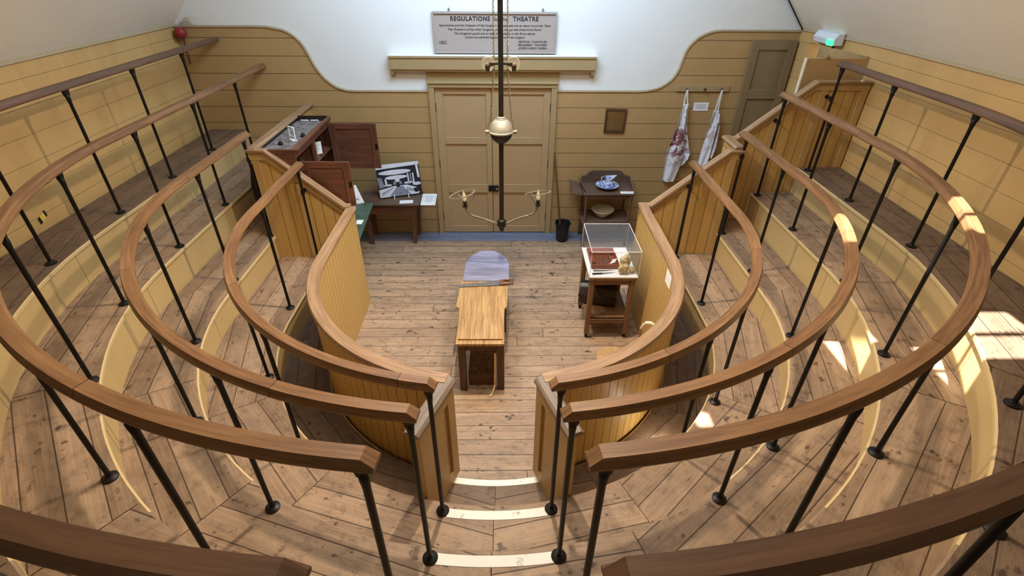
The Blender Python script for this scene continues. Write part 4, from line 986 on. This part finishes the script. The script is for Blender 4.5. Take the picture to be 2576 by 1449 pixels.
# ------------------------------------------------------------------ pegs, aprons and card
t = thing('peg_rail', 'ochre peg board with three pegs on the back wall, right', 'peg rail', (2.455,-0.04,1.95))
m = MB(); m.box(2.137,2.772,-0.044,-0.023,1.917,1.99); m.build('board', M_trim, t, 0.004)
for x in (2.25,2.468,2.672):
    m = MB(); m.tube([(x,-0.044,1.945),(x,-0.085,1.952)], 0.008); m.lathe((x,-0.082,1.952), [(0.0,-0.008),(0.014,-0.006),(0.016,0.0),(0.012,0.008),(0.0,0.01)], 12, axis=(0,-1,0)); m.build('peg', M_brown, t)
def apron(name, label, rows, mat, hook, waves, seed, strap, droop=None):
    t = thing(name, label, 'apron', (hook[0], -0.06, rows[-1][0]), 'stained aprons on the pegs')
    rr = random.Random(seed); ph = rr.uniform(0, 6)
    nv = len(rows)-1
    def at(v):
        i = min(int(v*nv), nv-1); f = v*nv - i; f = f*f*(3-2*f)
        return [rows[i][k]*(1-f) + rows[i+1][k]*f for k in range(3)]
    def fn(u, v):
        z, xl, xr_ = at(v); amp = 0.012 + 0.026*v
        zz = z + (droop(u)*v**3 if droop else 0)
        return V((xl+(xr_-xl)*u, -0.08 - amp*math.sin((u+0.18*math.sin(u*5+ph))*waves*PI+ph+1.2*v) - 0.01*math.sin(u*9+v*7), zz))
    m = MB(); m.grid(fn, 44, 40); m.build('cloth', mat, t, angle=180, solid=0.004)
    m = MB()
    for p0, p1 in strap: m.sweep([p0, ((p0[0]+p1[0])/2-0.004, -0.08, (p0[2]+p1[2])/2), p1], [(-0.008,-0.002),(0.008,-0.002),(0.008,0.002),(-0.008,0.002)], lat=(1,0,0))
    m.build('neck_strap', M_paper, t)
    m = MB(); m.tube([(hook[0]+0.02,-0.11,strap[0][1][2]-0.02),(hook[0]+0.025,-0.115,strap[0][1][2]-0.07),(hook[0]+0.03,-0.11,strap[0][1][2]-0.12)], [0.012,0.008,0.014], 7); m.build('tie', M_paper, t)
    return t
A1 = apron_mat('blood_stained_apron', 2.28-2.25, 1.30-0.79, 0.17, 0.27, 0.92)
A2 = apron_mat('lightly_stained_apron', 2.68-2.672, 1.42-1.0, 0.10, 0.22, 0.45)
apron('apron', 'white apron heavily stained with red, hanging on the left peg', [(1.78,2.242,2.30),(1.66,2.228,2.316),(1.50,2.208,2.335),(1.33,2.175,2.375),(1.18,2.146,2.41),(1.08,2.15,2.43),(0.93,2.155,2.41),(0.79,2.150,2.37)], A1, (2.25,1.95), 4.2, 1,
      [((2.25,-0.09,1.955),(2.247,-0.075,1.76)),((2.253,-0.09,1.955),(2.296,-0.075,1.76))], droop=lambda u: 0.26*max(0.0, (u-0.62)/0.38)**0.8 if u > 0.62 else 0)
apron('apron', 'white apron with few stains, hanging folded narrow on the right peg', [(1.70,2.628,2.69),(1.60,2.624,2.735),(1.50,2.618,2.742),(1.35,2.610,2.742),(1.18,2.594,2.74),(1.0,2.580,2.72)], A2, (2.672,1.95), 3.6, 4,
      [((2.672,-0.09,1.955),(2.645,-0.075,1.69)),((2.675,-0.09,1.955),(2.68,-0.075,1.69))], droop=lambda u: 0.12*max(0.0, (u-0.55)/0.45))
def lined_card(name, label, c, ex, ey, w, h, n=4, th=0.002, lines=True, border=False, cat='card', parent=None, ink=None):
    c, ex, ey = V(c), V(ex).normalized(), V(ey).normalized(); nz = ex.cross(ey).normalized()
    t = thing(name, label, cat, c)
    m = MB(); q = lambda x, y, k=0: c + ex*x + ey*y + nz*k
    m.prism([q(-w/2,-h/2), q(w/2,-h/2), q(w/2,h/2), q(-w/2,h/2)], nz*th); m.build('sheet', M_paper, t)
    if lines:
        m = MB()
        def strip(x0, x1, y0, y1): m.prism([q(x0,y0,th), q(x1,y0,th), q(x1,y1,th), q(x0,y1,th)], nz*0.0006)
        for k in range(n):
            y = h*0.22 - k*h*0.44/max(1, n-1); L = w*(0.34 if k % 2 == 0 else 0.26); strip(-L, L, y-h*0.02, y+h*0.02)
        if border:
            a, b_ = w*0.42, h*0.36; f = 0.003
            strip(-a, a, b_-f, b_); strip(-a, a, -b_, -b_+f); strip(-a, -a+f, -b_, b_); strip(a-f, a, -b_, b_)
        m.build('printed_lines', ink or M_grey, t)
    return t
lined_card('wall_card', 'small white card on the back wall between the two aprons', (2.478,-0.026,1.737), (1,0,0), (0,0,1), 0.185, 0.10)
lined_card('wall_card', 'white card fixed inside the right beadboard partition', (1.449,-2.855,1.02), (0,-1,0), (0,0,1), 0.17, 0.125, lines=False)

# ------------------------------------------------------------------ left corner: cupboard, tables, photograph
KX0, KX1, KY0, KY1, KZ0, KZ1 = -2.31, -1.93, -1.70, -0.55, 1.13, 1.75
t = thing('wall_cupboard', 'open brown wall cupboard hung behind the left stepped end panel', 'cupboard', (-2.12,-1.1,1.13))
m = MB(); w = 0.018
m.box(KX0,KX1,KY0,KY0+w,KZ0,KZ1-0.045); m.box(KX0,KX1,KY1-w,KY1,KZ0,KZ1-0.045); m.box(KX0,KX0+w,KY0,KY1,KZ0,KZ1-0.045); m.box(KX0,KX1,KY0,KY1,KZ0,KZ0+w); m.box(KX0,KX1,KY0,KY1,KZ1-0.078,KZ1-0.06); m.box(KX0,KX1-0.02,-1.17,-1.15,KZ0,KZ1-0.07)
m.box(KX1-0.03,KX1,-1.19,-1.13,KZ0,KZ1-0.07); m.box(KX0,KX1+0.001,KY0-0.002,KY1,KZ1-0.095,KZ1-0.058)
m.build('body', M_mahog, t, 0.002)
m = MB(); m.box(KX0+w,KX1-0.02,KY0+w,KY1-w,1.40,1.415); m.build('inner_shelf', M_mahog, t)
m = MB(); cr_ = [(0.0,0.0),(0.014,0.0),(0.018,0.012),(0.03,0.03),(0.034,0.05),(0.034,0.066),(0.0,0.066)]
for p0, p1, sgn in (((KX0,KY0),(KX1,KY0),1),((KX1,KY0),(KX1,KY1),1),((KX1,KY1),(KX0,KY1),1)): pass
m.sweep([(KX0,KY0,KZ1-0.07),(KX1,KY0,KZ1-0.07),(KX1,KY1,KZ1-0.07),(KX0,KY1,KZ1-0.07)], [(q[0]-0.018, q[1]) for q in cr_]); m.build('cornice', M_mahog, t, 0.001)
m = MB(); m.box(KX0+0.02,KX1-0.02,KY0+0.02,KY1-0.02,KZ1-0.06,KZ1-0.05); part_label(m.build('top_tray', plain('dusty_grey_slate', srgb(126,118,116), 0.8, 0, 0.35, 22), t), 'dusty grey top')
m = MB(); m.box(KX0+0.005,KX0+0.02,KY0+0.02,KY1,KZ1-0.05,KZ1); m.box(KX0,KX1-0.02,KY1-0.018,KY1-0.002,KZ1-0.05,KZ1+0.004); m.build('tray_lip', M_leather, t)
def cdoor(y, x0, x1, z0, z1, th, knob, dyn):
    m = MB(); m.box(x0,x1,y-th/2,y+th/2,z0,z1)
    for a, b_, c, d in ((x0,x0+0.07,z0,z1),(x1-0.07,x1,z0,z1),(x0+0.07,x1-0.07,z0,z0+0.07),(x0+0.07,x1-0.07,z1-0.06,z1)): m.box(a,b_,y-th/2-0.008,y-th/2,c,d)
    d = m.build('door', M_mahog, t, 0.002)
    m = MB(); m.box(x1-0.03,x1-0.004,y-th/2-0.014,y-th/2-0.008,(z0+z1)/2-0.03,(z0+z1)/2+0.03); m.build('lock_plate', M_iron, d)
    return d
cdoor(-0.64, -1.925, -1.395, 1.175, 1.695, 0.02, 0, 0)
cdoor(-1.62, -1.925, -1.455, 1.145, 1.60, 0.02, 0, 0)
t = thing('white_holder', 'small white plastic stand on top of the wall cupboard', 'stand', (-2.08,-1.29,1.701))
m = MB(); hz = 1.7015
for a in (-0.035, 0.035): m.bar((-2.085+a,-1.295-a*0.7,hz+0.004),(-2.085+a,-1.285-a*0.7,hz+0.135),0.008,0.014)
m.bar((-2.12,-1.26,hz+0.135),(-2.05,-1.31,hz+0.135),0.014,0.008); m.bar((-2.12,-1.27,hz+0.045),(-2.05,-1.32,hz+0.045),0.012,0.008); m.bar((-2.12,-1.27,hz+0.004),(-2.05,-1.32,hz+0.004),0.04,0.008)
m.build('frame', M_paper, t, 0.002)
for k, (x, y, lb) in enumerate(((-2.165,-1.42,'black ink pot on the wall cupboard, nearer the stepped panel'),(-2.03,-1.16,'black ink pot on the wall cupboard, behind the white plastic stand'))):
    m = MB(); m.lathe((x,y,1.701), [(0.0,0.0),(0.024,0.0),(0.026,0.012),(0.018,0.026),(0.012,0.028),(0.012,0.034),(0.0,0.034)], 14, caps=False); tag(m.build('ink_pot', M_black), lb, 'ink pot', 'ink pots on the cupboard top')
for k, (x, lb) in enumerate(((-2.20,'left one of two white pens at the far end of the cupboard top'),(-2.09,'right one of two white pens at the far end of the cupboard top'))):
    m = MB(); m.tube([(x-0.045,-0.59,1.711),(x+0.045,-0.595,1.711)], [0.006,0.009], 8); tag(m.build('pen', M_paper), lb, 'pen', 'white pens on the cupboard top')
lined_card('notice_sheet', 'white paper sheet propped inside the open wall cupboard', (-2.03,-0.93,1.50), (0.93,0.36,0.05), (-0.05,0.25,0.95), 0.16, 0.13)
m = MB(); m.hexa([bg(0,0,0)*0+V(p) for p in ((-2.12,-1.02,1.4155),(-1.98,-1.04,1.4155),(-1.97,-0.94,1.4155),(-2.11,-0.92,1.4155),(-2.10,-1.0,1.45),(-1.99,-1.02,1.445),(-1.98,-0.95,1.445),(-2.09,-0.94,1.45))])
tag(m.build('wooden_block', M_old, None, 0.004), 'worn wooden block on the inner shelf of the wall cupboard', 'block')
t = thing('glass_bottle', 'small clear bottle with a white label in the wall cupboard', 'bottle', (-2.03,-1.33,1.416))
m = MB(); m.lathe((-2.03,-1.33,1.416), [(0.0,0.0),(0.03,0.0),(0.032,0.01),(0.032,0.08),(0.014,0.10),(0.014,0.12),(0.018,0.125)], 18, caps=False); m.build('body', M_acrylic, t)
m = MB(); m.lathe((-2.03,-1.33,1.42), [(0.0325,0.012),(0.0325,0.055)], 18, caps=False); m.build('paper_label', M_paper, t)

t = thing('green_table', 'narrow table with a worn green top below the wall cupboard', 'table', (-1.9,-1.1,0))
m = MB(); m.prism([(-2.29,-1.66,0.70),(-1.50,-1.66,0.70),(-1.56,-0.62,0.70),(-2.29,-0.62,0.70)], (0,0,0.022)); part_label(m.build('top', M_green, t, 0.003), 'worn green top')
for x, y in ((-2.24,-1.55),(-1.86,-1.55),(-2.24,-0.74),(-1.9,-0.74)):
    m = MB(); m.box(x-0.025,x+0.025,y-0.025,y+0.025,0,0.70); m.build('leg', M_brown, t, 0.003)
m = MB(); m.box(-2.22,-1.86,-1.56,-1.54,0.62,0.70); m.box(-2.22,-1.9,-0.75,-0.73,0.62,0.70); m.build('apron', M_brown, t)
t = thing('picture_card', 'white card with a small drawing leaning on the green table', 'card', (-1.76,-0.66,0.723))
m = MB(); c = [V((-1.80,-0.70,0.724)),V((-1.67,-0.63,0.724)),V((-1.75,-0.60,0.94)),V((-1.84,-0.64,0.95))]; m.prism(c, (0.001,0.003,0.001)); m.build('sheet', M_paper, t)
ex = (c[1]-c[0]).normalized(); ey = (c[3]-c[0]); ey = (ey - ex*ey.dot(ex)).normalized()
m = MB(); nz = ex.cross(ey)
for dx, dy, r in ((0.05,0.135,0.016),(0.065,0.115,0.022),(0.04,0.11,0.014),(0.085,0.105,0.01)):
    o_ = c[0] + ex*dx + ey*dy + nz*0.0012; m.prism([o_ + ex*r*math.cos(a) + ey*r*0.8*math.sin(a) for a in [2*PI*k/10 for k in range(10)]], nz*0.0006)
m.build('drawing', M_grey, t)
text('NL', c[0] + ex*0.075 + ey*0.045 + nz*0.002, ex, ey, 0.05, 0.032, M_ink, t)
m = MB(); m.box(-1.64,-1.565,-1.22,-1.11,0.723,0.7245); tag(m.build('white_card', M_paper), 'small white card lying on the green table beside the left partition', 'card')

t = thing('side_table', 'plain dark brown table left of the double door', 'table', (-1.42,-0.24,0))
m = MB(); m.box(-1.83,-1.03,-0.46,-0.03,0.598,0.62); m.build('tabletop', M_old, t, 0.004)
m = MB(); m.box(-1.76,-1.10,-0.42,-0.40,0.47,0.598); m.box(-1.13,-1.11,-0.40,-0.07,0.47,0.598); m.box(-1.76,-1.74,-0.40,-0.07,0.47,0.598); m.box(-1.76,-1.10,-0.07,-0.05,0.47,0.598); m.build('frieze', M_mahog, t, 0.002)
for x0, y0, x1, y1 in ((-1.105,-0.405,-1.155,-0.33),(-1.745,-0.405,-1.72,-0.36),(-1.10,-0.07,-1.135,-0.09),(-1.745,-0.07,-1.73,-0.09)):
    m = MB(); a, b_ = 0.03, 0.02
    m.hexa([(x1-b_,y1-b_,0),(x1+b_,y1-b_,0),(x1+b_,y1+b_,0),(x1-b_,y1+b_,0),(x0-a,y0-a,0.598),(x0+a,y0-a,0.598),(x0+a,y0+a,0.598),(x0-a,y0+a,0.598)]); m.build('leg', M_mahog, t, 0.003)
# printed picture of a ward on two small easel feet
t = thing('ward_photograph', 'black and white print of a long hall propped on the brown table', 'picture', (-1.29,-0.2,0.62))
BL, BR = V((-1.545,-0.315,0.645)), V((-1.03,-0.135,0.645)); TLc, TRc = V((-1.578,-0.235,1.052)), V((-1.063,-0.055,1.052))
PX = BR-BL; PY = TLc-BL; PN = PX.cross(PY).normalized()
pq = lambda u, v, k=0.0: BL*(1-u)*(1-v) + BR*u*(1-v) + TRc*u*v + TLc*(1-u)*v + PN*k
m = MB(); m.prism([pq(0,0),pq(1,0),pq(1,1),pq(0,1)], -PN*0.006, m=0); m.build('board', M_litho, t)
m = MB()
def pp(pts, k, mi=0): m.prism([pq(u,v,k) for u, v in pts], PN*0.0004, m=mi)
def el(cu, cv, ru, rv, k, mi=0, a0=0, a1=2*PI): pp([(cu+ru*math.cos(a0+(a1-a0)*i/18), cv+rv*math.sin(a0+(a1-a0)*i/18)) for i in range(18)], k, mi)
pp([(0.0,0.0),(0.92,0.0),(0.98,0.16),(0.66,0.32),(0.36,0.32),(0.0,0.24)], 0.0006, 0); pp([(0.22,0.0),(0.74,0.0),(0.56,0.30),(0.42,0.30)], 0.0008, 1); pp([(0,0.86),(1,0.90),(1,1),(0,1)], 0.0006, 0)
el(0.42,0.74,0.38,0.075,0.0006,0); el(0.44,0.58,0.26,0.06,0.0006,0)
pp([(0.0,0.62),(0.10,0.60),(0.14,0.32),(0.02,0.28)], 0.0006, 1); pp([(0.16,0.56),(0.20,0.55),(0.22,0.34),(0.17,0.33)], 0.0006, 0)
for u in (0.70,0.76,0.82): pp([(u,0.66),(u+0.03,0.67),(u+0.035,0.36),(u,0.36)], 0.0006, 0 if u != 0.76 else 1)
pp([(0.92,0.92),(0.97,0.93),(0.99,0.5),(0.94,0.5)], 0.0006, 0); el(0.90,0.32,0.10,0.05,0.0006,0); el(0.72,0.38,0.12,0.035,0.0006,0); el(0.22,0.36,0.1,0.03,0.0006,0)
pp([(0.36,0.46),(0.54,0.46),(0.56,0.36),(0.34,0.36)], 0.0010, 1); pp([(0.42,0.46),(0.49,0.46),(0.50,0.28),(0.41,0.28)], 0.0014, 2); el(0.455,0.49,0.055,0.06,0.0018,0)
for k in range(7): pp([(0.05+0.045*k,0.06+0.03*k),(0.065+0.045*k,0.06+0.03*k),(0.09+0.04*k,0.16+0.02*k),(0.075+0.04*k,0.16+0.02*k)], 0.0012, 2); pp([(0.66+0.035*k,0.24-0.018*k),(0.675+0.035*k,0.24-0.018*k),(0.67+0.036*k,0.13-0.012*k),(0.655+0.036*k,0.13-0.012*k)], 0.0012, 2)
pp([(0.80,0.18),(0.97,0.22),(0.98,0.08),(0.84,0.05)], 0.0014, 2)
m.build('printed_scene', [M_photo_w, M_photo_g, M_litho], t)
m = MB()
for u in (0.33, 0.67):
    q = pq(u,0); f = V((q.x+0.012,q.y-0.055,0.622)); m.tube([pq(u,0.05,0.005), q+V((0.0,-0.012,-0.004)), f], 0.005, 6); m.tube([q+V((0,0.004,-0.003)), V((q.x,q.y+0.03,0.626))], 0.005, 6)
m.build('easel_feet', M_paper, t)
m = MB(); m.bar(pq(0.5,0.0,-0.008), V((-1.30,-0.05,0.624)), 0.02, 0.006); m.bar(pq(0.5,0.6,-0.008), V((-1.30,-0.05,0.624)), 0.02, 0.006); m.build('prop', M_grey, t)
lined_card('table_card', 'pale blank card lying in front of the hall print on the brown table', (-1.205,-0.375,0.6215), (1,0.12,0), (-0.12,1,0), 0.17, 0.10, lines=False)
lined_card('table_card', 'white bordered card jutting off the right edge of the brown table', (-0.915,-0.36,0.648), (1,0.02,0), (0,0.97,0.16), 0.185, 0.26, n=4, border=True)
m = MB(); m.box(-1.075,-0.96,-0.40,-0.30,0.621,0.624); m.prism([(-0.99,-0.40,0.624),(-0.97,-0.40,0.624),(-0.97,-0.30,0.645),(-0.99,-0.30,0.645)], (0,0,0.004)); tag(m.build('card_bracket', M_acrylic), 'clear bracket holding the bordered card at the brown table edge', 'bracket')

# ------------------------------------------------------------------ smaller things
t = thing('umbrella', 'furled black umbrella standing behind the left stepped end panel', 'umbrella', (-2.43,-1.68,zC))
m = MB(); P = [V((-2.435,-1.615,zC+0.03)), V((-2.425,-1.615,zC+0.16)), V((-2.408,-1.615,zC+0.34)), V((-2.40,-1.615,zC+0.50)), V((-2.39,-1.615,zC+0.66)), V((-2.38,-1.615,zC+0.74))]
m.tube(P, [0.010,0.034,0.060,0.068,0.044,0.016], 16); m.build('canopy', M_black, t)
m = MB(); m.tube([V((-2.436,-1.615,zC+0.001)), V((-2.435,-1.615,zC+0.04))], 0.005); m.tube([P[-1], V((-2.368,-1.615,zC+0.86))], 0.008); m.build('shaft', M_iron, t)
t = thing('walking_cane', 'pale cane with a curved handle leaning inside the right partition', 'cane', (1.2,-3.08,0))
m = MB(); m.tube([(1.20,-3.08,0.0),(1.165,-3.22,0.5),(1.13,-3.33,0.88)], 0.009, 8); m.build('shaft', M_cap, t)
m = MB(); m.tube([(1.13,-3.33,0.88),(1.138,-3.35,0.93),(1.15,-3.36,0.955),(1.18,-3.375,0.965),(1.21,-3.39,0.95),(1.225,-3.40,0.92)], [0.012,0.013,0.014,0.014,0.013,0.011], 8); m.build('handle', M_creamware, t)
t = thing('round_stool', 'small round topped stool just showing behind the right partition', 'stool', (0.99,-3.14,0))
m = MB(); m.lathe((0.985,-3.17,0.42), [(0.0,0.0),(0.13,0.0),(0.14,0.008),(0.14,0.022),(0.132,0.03),(0.0,0.03)], 32, caps=False); m.build('seat', M_tabletop, t)
for k in range(3):
    a = 2*PI*k/3+0.4; m = MB(); m.tube([(0.985+0.13*math.cos(a),-3.17+0.13*math.sin(a),0),(0.985+0.08*math.cos(a),-3.17+0.08*math.sin(a),0.422)], [0.013,0.018], 8); m.build('leg', M_cart, t)
